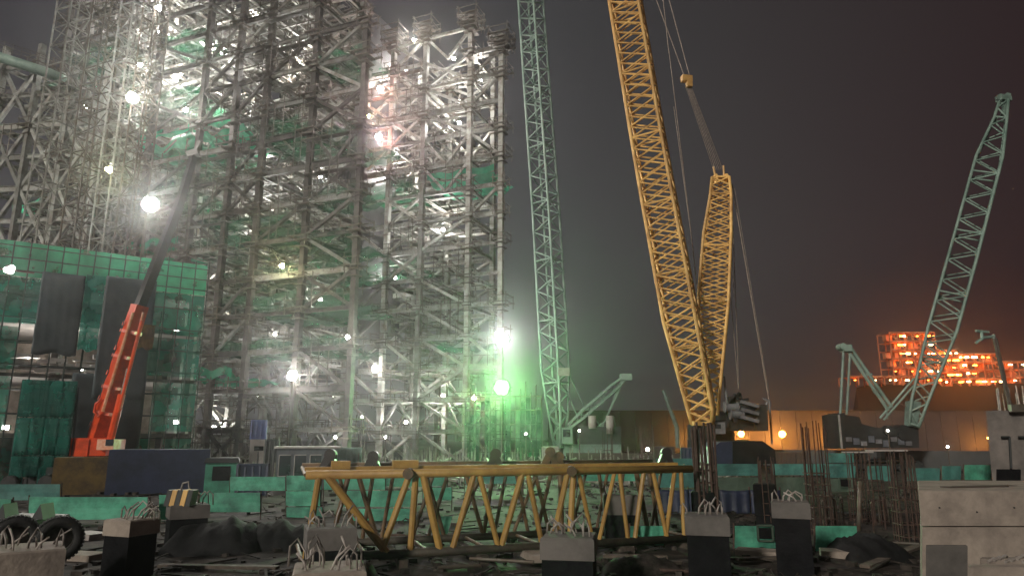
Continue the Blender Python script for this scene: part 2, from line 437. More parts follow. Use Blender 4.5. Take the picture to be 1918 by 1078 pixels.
def build_frame(name, label, front, rows, heights, brace, seed, cw=.85, bw=.6, colmat='steel', clutter=18, backlit_front=False, cat='steel frame', collars=.8, lev0=0):
    r = random.Random(seed)
    T = Thing(name, label, cat, (front[0].x, front[0].y, 0))
    pc = Pool(T, 'column', colmat, 'box'); pf = Pool(T, 'floor_beam', 'steel', 'ibeam'); px_ = Pool(T, 'cross_beam', 'steel', 'ibeam')
    pb = Pool(T, 'brace', 'steel', 'box'); pbf = Pool(T, 'brace', 'steel_backlit', 'box', rest='dark_small_')
    pcf = Pool(T, 'column', 'steel_backlit', 'box'); pbd = Pool(T, 'edge_beam', 'steel_backlit', 'ibeam')
    pj = Pool(T, 'joist', 'steel', 'box', limit=250)
    cl = Geo(); rail = Geo(); ncol = 0
    P = [[p + DN * off for p in front] for (off, i0, i1, hf) in rows]
    def hgt(ri, i): return heights[i] * rows[ri][3]
    for ri, (off, i0, i1, hf) in enumerate(rows):
        fr = backlit_front and ri == 0
        for i in range(i0, i1 + 1):
            h = hgt(ri, i); p = P[ri][i]
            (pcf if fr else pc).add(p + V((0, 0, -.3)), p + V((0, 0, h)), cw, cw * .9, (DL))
            if ri == 0 and hf == 1 and cw == .85:
                for zt_ in (.3, 1.9): T.inst('column_cap', COLLARS[3], Matrix.Translation(p + V((0, 0, h - zt_))) @ Matrix.Rotation(-.39, 4, 'Z') @ Matrix.Scale(1.15, 4))
            k = 1
            while k * LEVEL < h + .1:
                if r.random() < collars and ncol < 285 and k >= 1:
                    ncol += 1
                    T.inst('joint_cage', r.choice(COLLARS), Matrix.Translation(p + V((0, 0, k * LEVEL + r.uniform(-.3, .3)))) @ Matrix.Rotation(math.atan2(DN.x, DN.y) * -1, 4, 'Z'))
                k += 1
            # neighbour along the face
            if i < i1:
                q = P[ri][i + 1]; hm_ = min(h, hgt(ri, i + 1))
                for k in range(1, int(hm_ / LEVEL) + 1):
                    z = k * LEVEL
                    if r.random() < .95:
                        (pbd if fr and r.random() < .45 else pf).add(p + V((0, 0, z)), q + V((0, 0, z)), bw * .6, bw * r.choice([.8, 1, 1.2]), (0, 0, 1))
                    if r.random() < .45:      # handrail over the beam
                        for zz in (.55, 1.1): rail.bar(p + V((0, 0, z + zz)), q + V((0, 0, z + zz)), .07)
                        for t in (.2, .4, .6, .8): pp = p.lerp(q, t); rail.bar(pp + V((0, 0, z)), pp + V((0, 0, z + 1.1)), .07)
                    if ri <= 1 and r.random() < (.4 if backlit_front else .25):     # scaffold tubes and intermediate rail in the bay
                        for t in (.12, .3, .5, .7, .88):
                            if r.random() < .6: pp = p.lerp(q, t + r.uniform(-.04, .04)) - DN * r.uniform(.5, 1.3); rail.bar(pp + V((0, 0, z - LEVEL)), pp + V((0, 0, z + r.uniform(-.5, 1))), .11)
                        for zz in (-1.6, -3.2):
                            if r.random() < .7: rail.bar(p - DN * .9 + V((0, 0, z + zz)), q - DN * .9 + V((0, 0, z + zz)), .10)
                        if r.random() < .4: rail.bar(p - DN * .8 + V((0, 0, z - 1.6)), q - DN * .8 + V((0, 0, z - 1.6)), .9, .07)
                    pat = brace(ri, i, k, r)
                    a, b = p + V((0, 0, z - LEVEL)), q + V((0, 0, z - LEVEL)); c, d = p + V((0, 0, z)), q + V((0, 0, z))
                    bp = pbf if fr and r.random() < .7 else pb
                    s = bw * .62
                    if pat == 'x': bp.add(a, d, s); bp.add(b, c, s)
                    elif pat == '/': bp.add(a, d, s)
                    elif pat == '\\': bp.add(b, c, s)
                    elif pat == 'v': m = (a + b) / 2; bp.add(c, m, s); bp.add(d, m, s)
                    elif pat == 'k': m = (c + d) / 2; bp.add(a, m, s); bp.add(b, m, s)
            # neighbour behind
            if ri + 1 < len(rows) and rows[ri + 1][1] <= i <= rows[ri + 1][2]:
                q = P[ri + 1][i]; hm_ = min(h, hgt(ri + 1, i))
                for k in range(1, int(hm_ / LEVEL) + 1):
                    z = k * LEVEL
                    px_.add(p + V((0, 0, z)), q + V((0, 0, z)), bw * .55, bw * .85)
                    if i < i1 and rows[ri + 1][1] <= i + 1 <= rows[ri + 1][2]:
                        # cell between four columns: joists, planks, loose steel
                        p2, q2 = P[ri][i + 1], P[ri + 1][i + 1]
                        if hgt(ri, i + 1) < z: continue
                        def C(u, v, zz=0): return (p * (1 - u) + p2 * u) * (1 - v) + (q * (1 - u) + q2 * u) * v + V((0, 0, z + zz))
                        for v in (.3, .65):
                            if r.random() < .75: pj.add(C(0, v), C(1, v), .25, .35)
                        for _ in range(clutter):
                            t = r.random(); u, v = r.random(), r.random()
                            if t < .25: cl.bar(C(u, 0, r.uniform(-.3, .2)), C(u, 1, r.uniform(-.3, .2)), r.uniform(.1, .26))
                            elif t < .5: l = r.uniform(.15, .6); cl.bar(C(u, v, r.uniform(-4, 0)), C(min(1, u + l), v, r.uniform(-4, 0) if r.random() < .15 else 0.0), r.uniform(.08, .22))
                            elif t < .68: zz = r.uniform(-3, .5); cl.bar(C(u, v, zz), C(u + r.uniform(-.02, .02), v, zz + r.uniform(1, 4.5)), r.uniform(.07, .2))
                            elif t < .80: zz = r.uniform(-4.2, 0); l = r.uniform(.2, .7); cl.bar(C(u, v, zz), C(min(1, u + l), v, zz), r.uniform(.5, 1.0), .07)
                            elif t < .90: zz = r.uniform(-4, 0); l = r.uniform(.2, .6); cl.bar(C(u, v, zz), C(min(1, u + l), v + r.uniform(-.1, .1), zz + r.choice([-1, 1]) * r.uniform(1, 3)), .14)
                            elif t < .96: cl.box(C(u, v, r.uniform(-1, 1)), r.uniform(.3, 1.2), r.uniform(.3, 1), r.uniform(.3, 1.2), .39)
                            else: zz = r.uniform(-4, 0); cl.tube(C(u, 0, zz), C(u, 1, zz), r.uniform(.12, .35), 6)
    for q in (pc, pf, px_, pb, pbf, pcf, pbd, pj): q.flush()
    if cl.v: T.part('loose_steel', cl, 'clutter', kind='stuff')
    if rail.v: T.part('handrail', rail, 'scaf', kind='stuff')
    return T, P

# --- right tower
RB = V((0, 0, 0)); RB = at(937, 850, 104); RB.z = 0
rfront = [front_pt(x, RB) for x in (937, 872, 778, 710, 648)]
def topz(px, py, i, fr=rfront): 
    q = hit(px, py, fr[i], fr[i] + DL); return q.z
rh = [topz(940, 66, 0), topz(883, 30, 1), topz(800, 48, 2), topz(740, 62, 3), topz(690, 76, 4)]
print('tower heights', rh, [tuple(round(c, 1) for c in p) for p in rfront])
def rbrace(ri, i, k, r):
    if ri == 0:
        if i == 0: return {14: '\\', 13: '\\', 11: '/', 9: '\\', 7: '', 4: '/', 2: 'x'}.get(k, '' if k > 2 else '/')
        if i == 1: return {15: 'v', 14: 'x', 13: '/', 11: 'v', 10: 'v', 8: '\\', 6: '/', 5: '/', 4: '/', 3: '\\', 1: '/'}.get(k, r.choice(['', '/', '']))
        if i == 2: return {14: '/', 12: 'x', 9: 'x', 8: '\\', 6: '/', 4: '/', 2: 'k', 1: '\\'}.get(k, r.choice(['', '\\', 'x']))
        return r.choice(['x', '/', '\\', ''])
    return r.choice(['x', '/', '\\', 'v', '', ''])
TR, PR = build_frame('boiler_structure', 'tall pale steel tower topped by four capped columns, right of the dark block', rfront,
                     [(0, 0, 4, 1), (9.5, 1, 4, .96), (19, 2, 4, .93)], rh, rbrace, 3, cw=.85, bw=.68, clutter=5)
# --- left block
LB = at(650, 850, 82); LB.z = 0
lfront = [front_pt(x, LB) for x in (650, 546, 448, 385, 316, 215, 130, 60, 14)]
print('left', [tuple(round(c, 1) for c in p) for p in lfront])
lh = [58, 70, 84, 88, 90, 90, 90, 90, 84]
def lbrace(ri, i, k, r):
    if ri == 0:
        if i == 0: return ['x', '/', '\\', 'x', 'v'][k % 5] if k > 4 else r.choice(['', '/', '\\'])
        if i == 1: return r.choice(['', '/', '\\', '', ''])
        return r.choice(['', '/', '\\', 'x', '', ''])
    return r.choice(['x', '/', '\\', 'v', '', 'k'])
TL, PL = build_frame('boiler_structure', 'huge dark fronted steel frame full of bright beams, left of the pale tower', lfront,
                     [(0, 0, 8, 1), (10, 1, 8, .98), (21, 2, 8, .96)], lh, lbrace, 5, cw=.78, bw=.66, clutter=9, backlit_front=True, collars=.75)
# stub of the corner column standing above its top floor
# --- boiler casing hung inside the left block
Tc = Thing('boiler_casing', 'grey boiler casing with horizontal stiffener beams hanging deep inside the left steel frame', 'boiler', PL[2][2] + DN * 3)
A, B = PL[2][2] + DN * 4 + DL * 1.5, PL[2][5] + DN * 4 - DL * 1.5
g = Geo(); g.hexa([A + V((0, 0, 14)), B + V((0, 0, 14)), B + DN * 14 + V((0, 0, 14)), A + DN * 14 + V((0, 0, 14)), A + V((0, 0, 80)), B + V((0, 0, 80)), B + DN * 14 + V((0, 0, 80)), A + DN * 14 + V((0, 0, 80))])
Tc.part('wall', g, 'casing')
pp = Pool(Tc, 'stiffener', 'steel', 'ibeam')
z = 15.5
while z < 80: pp.add(A - DN * .35 + V((0, 0, z)), B - DN * .35 + V((0, 0, z)), .6, .45); z += 2.4
pp.flush()
pp = Pool(Tc, 'pipe', 'casing', 'tube')
for i in range(26): q = A.lerp(B, (i + .5) / 26) - DN * .75; pp.add(q + V((0, 0, 14)), q + V((0, 0, 80)), .28)
pp.flush()

# --- far left frame with big diagonals and a pale pipe bridge on top
FA = at(17, 850, 92); FA.z = 0; FB = FA + V((-1, .05, 0)) * 26
ff = [at(x, 820, 92 + (100 - x) * .01) for x in (112, 40, -36, -110)]
for p in ff: p.z = 0
def fbrace(ri, i, k, r): return 'v' if k % 2 == 0 else 'k'
TF, PF = build_frame('support_frame', 'lower steel frame with big V braces at the left edge below the open sky', ff, [(0, 0, 3, 1), (10, 0, 3, 1)], [57, 57, 61, 61], fbrace, 9, cw=.8, bw=.75, clutter=5, collars=.35)
Tb = Thing('pipe_bridge', 'pale green sloping pipe bridge with handrail at the upper left edge', 'pipe bridge', at(0, 115, 90))
a, b = at(-60, 88, 90), at(118, 146, 90)
g = Geo(); g.tube(a, b, .75, 12); Tb.part('pipe', g, 'mint', smooth=True)
pp = Pool(Tb, 'rail', 'scaf', 'tube')
for dz in (1.3, 1.9, 2.5): pp.add(a + V((0, 0, dz)), b + V((0, 0, dz)), .08)
pp.flush(); pp = Pool(Tb, 'post', 'scaf', 'tube')
for i in range(12): q = a.lerp(b, i / 11); pp.add(q + V((0, 0, .6)), q + V((0, 0, 2.6)), .08)
pp.flush()

# --- lattice scaffold towers at the left corner
def scaffold_tower(base, wdt, hgt_, step, label, seed, mt='scaf', grp='scaffold towers at the left corner of the steel frame'):
    r = random.Random(seed); T = Thing('scaffold_tower', label, 'scaffold', (base.x, base.y, 0), grp)
    c = [base + DL * (sx * wdt / 2) + DN * (sy * wdt / 2) for sx, sy in ((-1, -1), (1, -1), (1, 1), (-1, 1))]
    ps = Pool(T, 'standard', mt, 'tube'); pl = Pool(T, 'ledger', mt, 'tube'); pb = Pool(T, 'brace', mt, 'tube')
    for q in c: ps.add(q, q + V((0, 0, hgt_)), .22)
    k = 0; z = 0
    while z < hgt_ - step:
        for i in range(4):
            a, b = c[i], c[(i + 1) % 4]
            pl.add(a + V((0, 0, z)), b + V((0, 0, z)), .16)
            if (k + i) % 2: pb.add(a + V((0, 0, z)), b + V((0, 0, z + step)), .13)
            elif r.random() < .6: pb.add(b + V((0, 0, z)), a + V((0, 0, z + step)), .13)
        z += step; k += 1
    for q in (ps, pl, pb): q.flush()
    return T
for i, (x, Y, wd, st, s) in enumerate([(20, 80, 2.8, 2.6, 'outermost scaffold tower beside the open sky at the upper left'), (92, 79, 2.4, 2.2, 'second scaffold tower from the open sky at the upper left'),
                              (150, 77, 2.2, 2.0, 'third scaffold tower from the open sky at the upper left'), (196, 75, 2.0, 1.9, 'innermost of the scaffold towers by the upper left lamps'),
                              ]):
    b = at(x, 820, Y); b.z = 0
    scaffold_tower(b, wd, 86 if i else 80, st, s, i, 'steel' if i % 2 == 0 else 'scaf')
# low netted scaffold at the foot of the tower by the green lamp
Tn = Thing('netted_scaffold', 'low scaffold wrapped in green net under the green floodlight', 'scaffold', at(945, 860, 98))
ps = Pool(Tn, 'standard', 'scaf', 'tube'); pl = Pool(Tn, 'ledger', 'scaf', 'tube')
a, b = at(870, 820, 99), at(1015, 820, 96); a.z = b.z = 0
n = 15
for i in range(n + 1):
    for o in (0, 2): q = a.lerp(b, i / n) + V((0, o, 0)); ps.add(q, q + V((0, 0, 9.5 + (i * 7 % 5) * .5)), .10)
for k in range(1, 6):
    for o in (0, 2): pl.add(a + V((0, o, k * 1.9)), b + V((0, o, k * 1.9)), .09)
ps.flush(); pl.flush()
for i in range(n):
    q0, q1 = a.lerp(b, i / n) - V((0, .2, 0)), a.lerp(b, (i + 1) / n) - V((0, .2, 0))
    if i in (3, 9): continue
    g = Geo(); hh = 9.3 - (i * 3 % 4) * .8
    g.sheet(q0, q1, q1 + V((0, 0, hh)), q0 + V((0, 0, hh)), 4, 10, lambda u, v, p: V((0, .12 * math.sin(p.z * 2 + p.x * 3), 0)))
    Tn.part('net', g, 'net', smooth=True)

# --- safety nets slung in the frames
def safety_net(px0, px1, py, Pl, depth, label, sag=1.2, mt='net', off=0.0, dpy=None):
    A = hit(px0, py, Pl, Pl + DL); B = hit(px1, dpy or py, Pl, Pl + DL); B.z = A.z
    A += DN * off; B += DN * off; r = random.Random(px0 * 7 + py)
    ph = r.uniform(0, 6)
    def fn(u, v, p):
        return V((0, 0, -sag * 4 * (u * (1 - u) + v * (1 - v)) * .5 + .35 * math.sin(u * 17 + ph + 3 * math.sin(v * 5)) + .22 * math.sin(v * 23 + u * 9)))
    base = (A + B) / 2 + DN * depth / 2
    g = Geo(); g.sheet(A, B, B + DN * depth, A + DN * depth, 22, 12, fn)
    g.sheet(A - V((0, 0, .1)), B - V((0, 0, .1)), B + V((0, 0, 1.0)), A + V((0, 0, 1.0)), 16, 3, lambda u, v, p: V((0, .2 * math.sin(u * 21 + ph), .3 * math.sin(u * 13 + ph))))
    one('safety_net', g, mt, label, 'safety net', base, 'green safety nets slung in the steel frames', smooth=True)
LF, RF = lfront[0], rfront[0]
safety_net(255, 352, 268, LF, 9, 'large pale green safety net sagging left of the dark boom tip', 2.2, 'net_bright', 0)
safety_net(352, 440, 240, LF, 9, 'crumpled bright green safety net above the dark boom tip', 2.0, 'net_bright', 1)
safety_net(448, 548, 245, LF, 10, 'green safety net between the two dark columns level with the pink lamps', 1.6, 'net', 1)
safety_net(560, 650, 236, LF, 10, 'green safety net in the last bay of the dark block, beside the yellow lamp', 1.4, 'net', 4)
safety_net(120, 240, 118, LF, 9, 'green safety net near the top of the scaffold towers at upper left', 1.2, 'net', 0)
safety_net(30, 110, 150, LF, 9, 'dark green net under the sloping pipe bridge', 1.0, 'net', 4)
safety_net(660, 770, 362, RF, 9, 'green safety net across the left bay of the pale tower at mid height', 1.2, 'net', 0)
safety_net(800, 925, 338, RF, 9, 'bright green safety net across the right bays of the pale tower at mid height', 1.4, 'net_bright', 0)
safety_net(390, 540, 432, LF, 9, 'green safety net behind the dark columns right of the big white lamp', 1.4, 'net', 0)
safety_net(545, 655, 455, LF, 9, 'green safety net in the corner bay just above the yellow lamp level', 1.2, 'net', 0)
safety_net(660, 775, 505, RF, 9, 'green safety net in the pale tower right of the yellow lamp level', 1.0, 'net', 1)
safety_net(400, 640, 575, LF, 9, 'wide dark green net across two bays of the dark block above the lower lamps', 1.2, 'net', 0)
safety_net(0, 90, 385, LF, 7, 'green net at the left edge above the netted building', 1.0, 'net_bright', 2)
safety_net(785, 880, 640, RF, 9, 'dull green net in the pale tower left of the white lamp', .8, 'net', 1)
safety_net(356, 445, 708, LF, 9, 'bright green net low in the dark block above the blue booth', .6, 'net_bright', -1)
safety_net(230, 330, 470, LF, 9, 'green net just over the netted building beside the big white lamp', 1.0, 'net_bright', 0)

rn = random.Random(77)
for lv, segs in ((5, ((0, 1), (2, 3), (1, 2))), (4, ((0, 2),)), (3, ((1, 3), (0, 1))), (7, ((0, 1), (3, 4))), (6, ((2, 4), (1, 2))), (9, ((1, 2), (3, 4), (4, 5))), (11, ((4, 6), (0, 1))), (13, ((4, 5), (6, 7))), (8, ((4, 6),))):
    for i0, i1 in segs:
        A, B = lfront[i1] + V((0, 0, lv * LEVEL + .5)), lfront[i0] + V((0, 0, lv * LEVEL + .5)); ph = rn.uniform(0, 6); dd = rn.choice([6, 8, 9])
        g = Geo(); g.sheet(A, B, B + DN * dd, A + DN * dd, 20, 10, lambda u, v, p: V((0, 0, -1.1 * 4 * (u * (1 - u) + v * (1 - v)) * .5 + .3 * math.sin(u * 17 + ph) + .2 * math.sin(v * 21 + u * 9))))
        g.sheet(A - V((0, 0, .2)), B - V((0, 0, .2)), B + V((0, 0, .9)), A + V((0, 0, .9)), 16, 3, lambda u, v, p: V((0, .2 * math.sin(u * 21 + ph), .3 * math.sin(u * 13 + ph))))
        one('safety_net', g, 'net', 'dull green net strip on floor %s of the dark block, %s' % (['', 'one', 'two', 'three', 'four', 'five', 'six', 'seven', 'eight', 'nine', 'ten', 'eleven', 'twelve', 'thirteen'][lv], {0: 'in the corner bay', 1: 'one bay from the corner', 2: 'two bays from the corner', 3: 'three bays from the corner', 4: 'four bays from the corner', 6: 'six bays from the corner'}[i0]), 'safety net', (A + B) / 2 + DN * dd / 2, 'green safety nets slung in the steel frames', smooth=True)
# --- netted building at the left
NA0, NB0 = at(0, 480, 55), at(385, 520, 64)
NA, NB = V((NA0.x, NA0.y, 0)), V((NB0.x, NB0.y, 0))
dN = (NB - NA).normalized(); bN = V((-dN.y, dN.x, 0)); NA = NA - dN * 6; NL = (NB - NA).length
def N_(px, py, off=0): return hit(px, py, NA - bN * off, NB - bN * off)
TN = Thing('netted_building', 'half built block wrapped in green scaffold netting with dark tarpaulins, behind the red crane', 'building', NA + dN * 12)
ztop = N_(385, 500).z; zb = N_(385, 556).z
for zf in (4.2, 9.0, 13.4, 16.6):
    g = Geo(); c = (NA + NB) / 2 + bN * 8; g.hexa([NA + bN * .5 + V((0, 0, zf - .3)), NB + bN * .5 + V((0, 0, zf - .3)), NB + bN * 15 + V((0, 0, zf - .3)), NA + bN * 15 + V((0, 0, zf - .3)),
                                NA + bN * .5 + V((0, 0, zf)), NB + bN * .5 + V((0, 0, zf)), NB + bN * 15 + V((0, 0, zf)), NA + bN * 15 + V((0, 0, zf))])
    TN.part('floor_slab', g, 'concrete_grey')
pp = Pool(TN, 'pillar', 'concrete_grey', 'box')
for i in range(5):
    for d_ in (1.2, 7, 14): q = NA + dN * (NL - .8) * (i / 4) + dN * .4 + bN * d_; pp.add(q, q + V((0, 0, 16.6)), .6)
pp.flush()
g = Geo(); q0, q1 = NA + bN * 14.6, NB + bN * 14.6; g.hexa([q0, q1, q1 + bN * .3, q0 + bN * .3] + [q + V((0, 0, 16.6)) for q in (q0, q1, q1 + bN * .3, q0 + bN * .3)])
TN.part('rear_wall', g, 'concrete')
ps = Pool(TN, 'standard', 'tube_dark', 'tube'); pl = Pool(TN, 'ledger', 'tube_dark', 'tube'); rr = random.Random(4)
ns = 19
for i in range(ns + 1):
    for o in (.1, -1.1): q = NA + dN * NL * i / ns + bN * (o - .2); ps.add(q, q + V((0, 0, ztop + rr.uniform(-.3, .4))), .10)
zz = 0
while zz < ztop:
    for o in (.1, -1.1): pl.add(NA + bN * (o - .2) + V((0, 0, zz)), NB + bN * (o - .2) + V((0, 0, zz)), .10)
    zz += 1.0 if zz > zb - 1 else 1.9
ps.flush(); pl.flush()
def cloth(i, zz):
    return lambda u, v, p: bN * (.04 * math.sin(u * 4 + i * 2.1 + 3 * v) + .02 * math.sin(9 * u + 7 * v + i)) + V((0, 0, .04 * math.sin(u * 3.14) * (v - .5)))
for i in range(ns):
    q0, q1 = NA + dN * NL * i / ns - bN * .55, NA + dN * NL * (i + 1) / ns - bN * .55
    g = Geo(); g.sheet(q0 + V((0, 0, zb)), q1 + V((0, 0, zb)), q1 + V((0, 0, ztop)), q0 + V((0, 0, ztop)), 5, 5, cloth(i, 0))
    TN.part('net_panel', g, 'net_bright', smooth=True)
    xm = ((q0 + q1) / 2)
    sx = 959 + F * (xm.x / xm.y) * 1.0231
    if sx > 262 or sx < 30:      # netted bays right of the crane
        for (z0, z1) in ((0, 3.8), (4.4, 8.6), (9.2, 12.6), (12.9, zb - .1)):
            if rr.random() < .12: continue
            g = Geo(); g.sheet(q0 + V((0, 0, z0)), q1 + V((0, 0, z0)), q1 + V((0, 0, z1)), q0 + V((0, 0, z1)), 5, 7, cloth(i + z0, 0))
            TN.part('net_panel', g, 'net_wrap' if rr.random() < .75 else 'net_teal', smooth=True)
# dark tarpaulins
def tarp(px0, px1, pyt, pyb, mt, off, nm='tarpaulin', lab=None, th=0):
    a, b = N_(px0, 820, off), N_(px1, 820, off); zt, zl = N_((px0 + px1) / 2 + 5, pyt, off).z, N_((px0 + px1) / 2, pyb, off).z
    a.z = b.z = 0; ph = px0 * .1
    g = Geo(); g.sheet(a + V((0, 0, zl)), b + V((0, 0, zl)), b + V((0, 0, zt)), a + V((0, 0, zt)), 18, 12,
                       lambda u, v, p: bN * (.012 * math.sin(u * 29 + ph + 2 * v) + .03 * math.sin(u * 7 + v * 9 + ph)) + V((0, 0, .12 * math.sin(u * 9 + ph) * (1 - v))), .02)
    TN.part(nm, g, mt, label=lab, smooth=True)
# columns of the photograph are given at their foot (they lean in towards the top)
tarp(34, 121, 508, 662, 'tarp', 1.6, lab='large slate tarpaulin under the net band')
tarp(122, 160, 512, 655, 'net_teal', 1.62, lab='teal tarpaulin strip')
tarp(161, 262, 518, 745, 'tarp', 1.7, lab='long slate tarpaulin behind the red boom')
tarp(120, 262, 700, 850, 'tarp', 1.6, lab='dark tarpaulin on the lower floor')
tarp(235, 268, 606, 652, 'rust_yellow', 1.8, lab='mustard yellow sheet')
# white boards added to make the bright strip of lit floor below the tarpaulin
pk = Pool(TN, 'bright_strip_board', 'white', 'box')
for i in range(80):
    q = NA + dN * rr.uniform(1, 15) + bN * rr.uniform(-.2, 2); z = rr.choice([9.05, 9.05, 9.05, 4.3, .3]) + rr.uniform(0, 1.6)
    pk.add(q + V((0, 0, z)), q + dN * rr.uniform(.5, 2.2) + V((0, 0, z + rr.uniform(-.1, .1))), .4, rr.uniform(.12, .5))
pk.flush()
# lower projecting volume with teal net
a, b = at(-5, 820, 50), at(132, 820, 52.5); a.z = b.z = 0
TV = Thing('netted_stair_tower', 'low teal netted scaffold box standing in front of the netted building', 'scaffold', (a + b) / 2)
zt = hit(70, 712, a, b).z
ps = Pool(TV, 'standard', 'tube_dark', 'tube'); pl = Pool(TV, 'ledger', 'tube_dark', 'tube')
bk = bN * 4
a2 = a.lerp(b, .22)
for i in range(7):
    for o in (0, 1): q = a2.lerp(b, i / 6) + bk * o; ps.add(q, q + V((0, 0, zt)), .09)
for k in range(6):
    z = zt * k / 5
    for o in (0, 1): pl.add(a2 + bk * o + V((0, 0, z)), b + bk * o + V((0, 0, z)), .09)
    pl.add(b + V((0, 0, z)), b + bk + V((0, 0, z)), .09)
ps.flush(); pl.flush()
for i in range(4):
    for (k0, k1) in ((0, .32), (.33, .66), (.67, 1)):
        if i == 1 and k0 == 0: k0 = .14
        q0, q1 = a2.lerp(b, i / 4) - bN * .1, a2.lerp(b, (i + 1) / 4) - bN * .1
        g = Geo(); g.sheet(q0 + V((0, 0, zt * k0)), q1 + V((0, 0, zt * k0)), q1 + V((0, 0, zt * k1)), q0 + V((0, 0, zt * k1)), 6, 6, cloth(i + k0 * 9, 0), .015)
        TV.part('net_panel', g, 'net_teal', smooth=True)
g = Geo(); g.sheet(b + dN * .1, b + bk + dN * .1, b + bk + dN * .1 + V((0, 0, zt - .4)), b + dN * .1 + V((0, 0, zt - .4)), 8, 8, lambda u, v, p: dN * (.12 * math.sin(u * 12 + v * 3)), .015)
TV.part('net_panel', g, 'tarp_dark', label='dark side sheet', smooth=True)

# --- far warehouse wall with sodium lamps
WY = 200
a, b = at(1040, 820, WY), at(2250, 820, WY); a.z = b.z = 0
TW = Thing('warehouse', 'long low warehouse wall glowing orange behind the cranes', 'warehouse', (a + b) / 2)
zw = at(1500, 770, WY).z; n = 40
for i in range(n):
    p, q = a.lerp(b, i / n), a.lerp(b, (i + 1) / n); g = Geo()
    d = (q - p).normalized() * .06
    g.hexa([p + d, q - d, q - d + V((0, .4, 0)), p + d + V((0, .4, 0))] + [x + V((0, 0, zw)) for x in (p + d, q - d, q - d + V((0, .4, 0)), p + d + V((0, .4, 0)))])
    TW.part('wall_panel', g, 'wall_far')
g = Geo(); g.hexa([a + V((0, .4, 0)), b + V((0, .4, 0)), b + V((0, 40, 0)), a + V((0, 40, 0))] + [x for x in (a + V((0, .4, zw - .2)), b + V((0, .4, zw - .2)), b + V((0, 40, zw + .3)), a + V((0, 40, zw + .3)))])
TW.part('roof', g, 'brown')
g = Geo(); g.bar(a + V((0, -.05, zw + .15)), b + V((0, -.05, zw + .15)), .5, .3); TW.part('gutter', g, 'brown')

# --- far lit plant on the ridge
def far_plant(x0, x1, ytop, ybase, Y, lv, label, seed, nl):
    r = random.Random(seed); a, b = at(x0, ybase, Y), at(x1, ybase, Y); a.z -= 1.5; zt = at(x0, ytop, Y).z
    T = Thing('power_plant', label, 'power plant', (a.x, Y, a.z), 'lit plant blocks on the far ridge')
    W = b.x - a.x; hh = zt - a.z; nx = max(2, int(W / 4.5)); D = 14
    pc = Pool(T, 'column', 'plant_steel', 'box'); pf = Pool(T, 'beam', 'plant_steel', 'box'); pb = Pool(T, 'brace', 'plant_steel', 'box')
    for i in range(nx + 1):
        for d in (0, D): p = V((a.x + W * i / nx, Y + d, a.z)); pc.add(p, p + V((0, 0, hh)), .6)
    for k in range(1, lv + 1):
        z = a.z + hh * k / lv
        for d in (0, D): pf.add((a.x, Y + d, z), (b.x, Y + d, z), .5, .7)
        for i in range(nx):
            p = V((a.x + W * i / nx, Y, z)); q = V((a.x + W * (i + 1) / nx, Y, z - hh / lv))
            if r.random() < .5: pb.add(p, q, .4)
            if r.random() < .5: g = Geo(); g.box((a.x + W * (i + .5) / nx, Y + D / 2 + r.uniform(-3, 3), z - hh / lv / 2), W / nx * .8, 4, hh / lv * .7); T.part('plant_unit', g, 'plant_steel')
    for q in (pc, pf, pb): q.flush()
    for i in range(lv): g = Geo(); g.box(((a.x + b.x) / 2, Y + D / 2, a.z + hh * (i + 1) / lv - .5), W * .98, D * .8, .2); T.part('floor_slab', g, 'plant_steel')
    for i in range(nl):
        x = a.x + W * r.random(); z = a.z + hh * (int(r.random() * lv) + .55) / lv
        g = Geo(); s = r.choice([.7, 1.0, 1.5]); g.box((x, Y - .5, z), s * r.choice([1, 1.4, 2.2]), .4, s * .6)
        T.part('lamp_cluster', g, 'lamp_plant_pale' if r.random() < .5 else 'lamp_plant')
    n2 = max(2, int(W / 7))
    for i in range(n2):
        for k in range(lv):
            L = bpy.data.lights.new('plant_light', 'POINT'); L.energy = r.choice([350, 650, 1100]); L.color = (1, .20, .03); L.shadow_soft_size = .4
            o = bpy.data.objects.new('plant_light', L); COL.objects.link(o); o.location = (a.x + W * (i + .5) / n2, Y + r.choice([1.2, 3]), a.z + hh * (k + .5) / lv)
    return T
far_plant(1676, 1762, 622, 716, 415, 6, 'tallest orange lit steel block on the far ridge, behind the right crane boom', 1, 34)
far_plant(1764, 1800, 655, 718, 418, 5, 'middle orange lit block just right of the tallest one on the ridge', 2, 14)
far_plant(1800, 1880, 662, 718, 421, 4, 'long low orange lit block on the ridge left of the lamp pole', 3, 26)
far_plant(1884, 1926, 676, 716, 440, 3, 'dimmest orange lit block on the ridge at the far right edge', 4, 5)
far_plant(1592, 1674, 704, 716, 412, 1, 'low row of orange lamps on the ridge left of the tallest block', 5, 3)
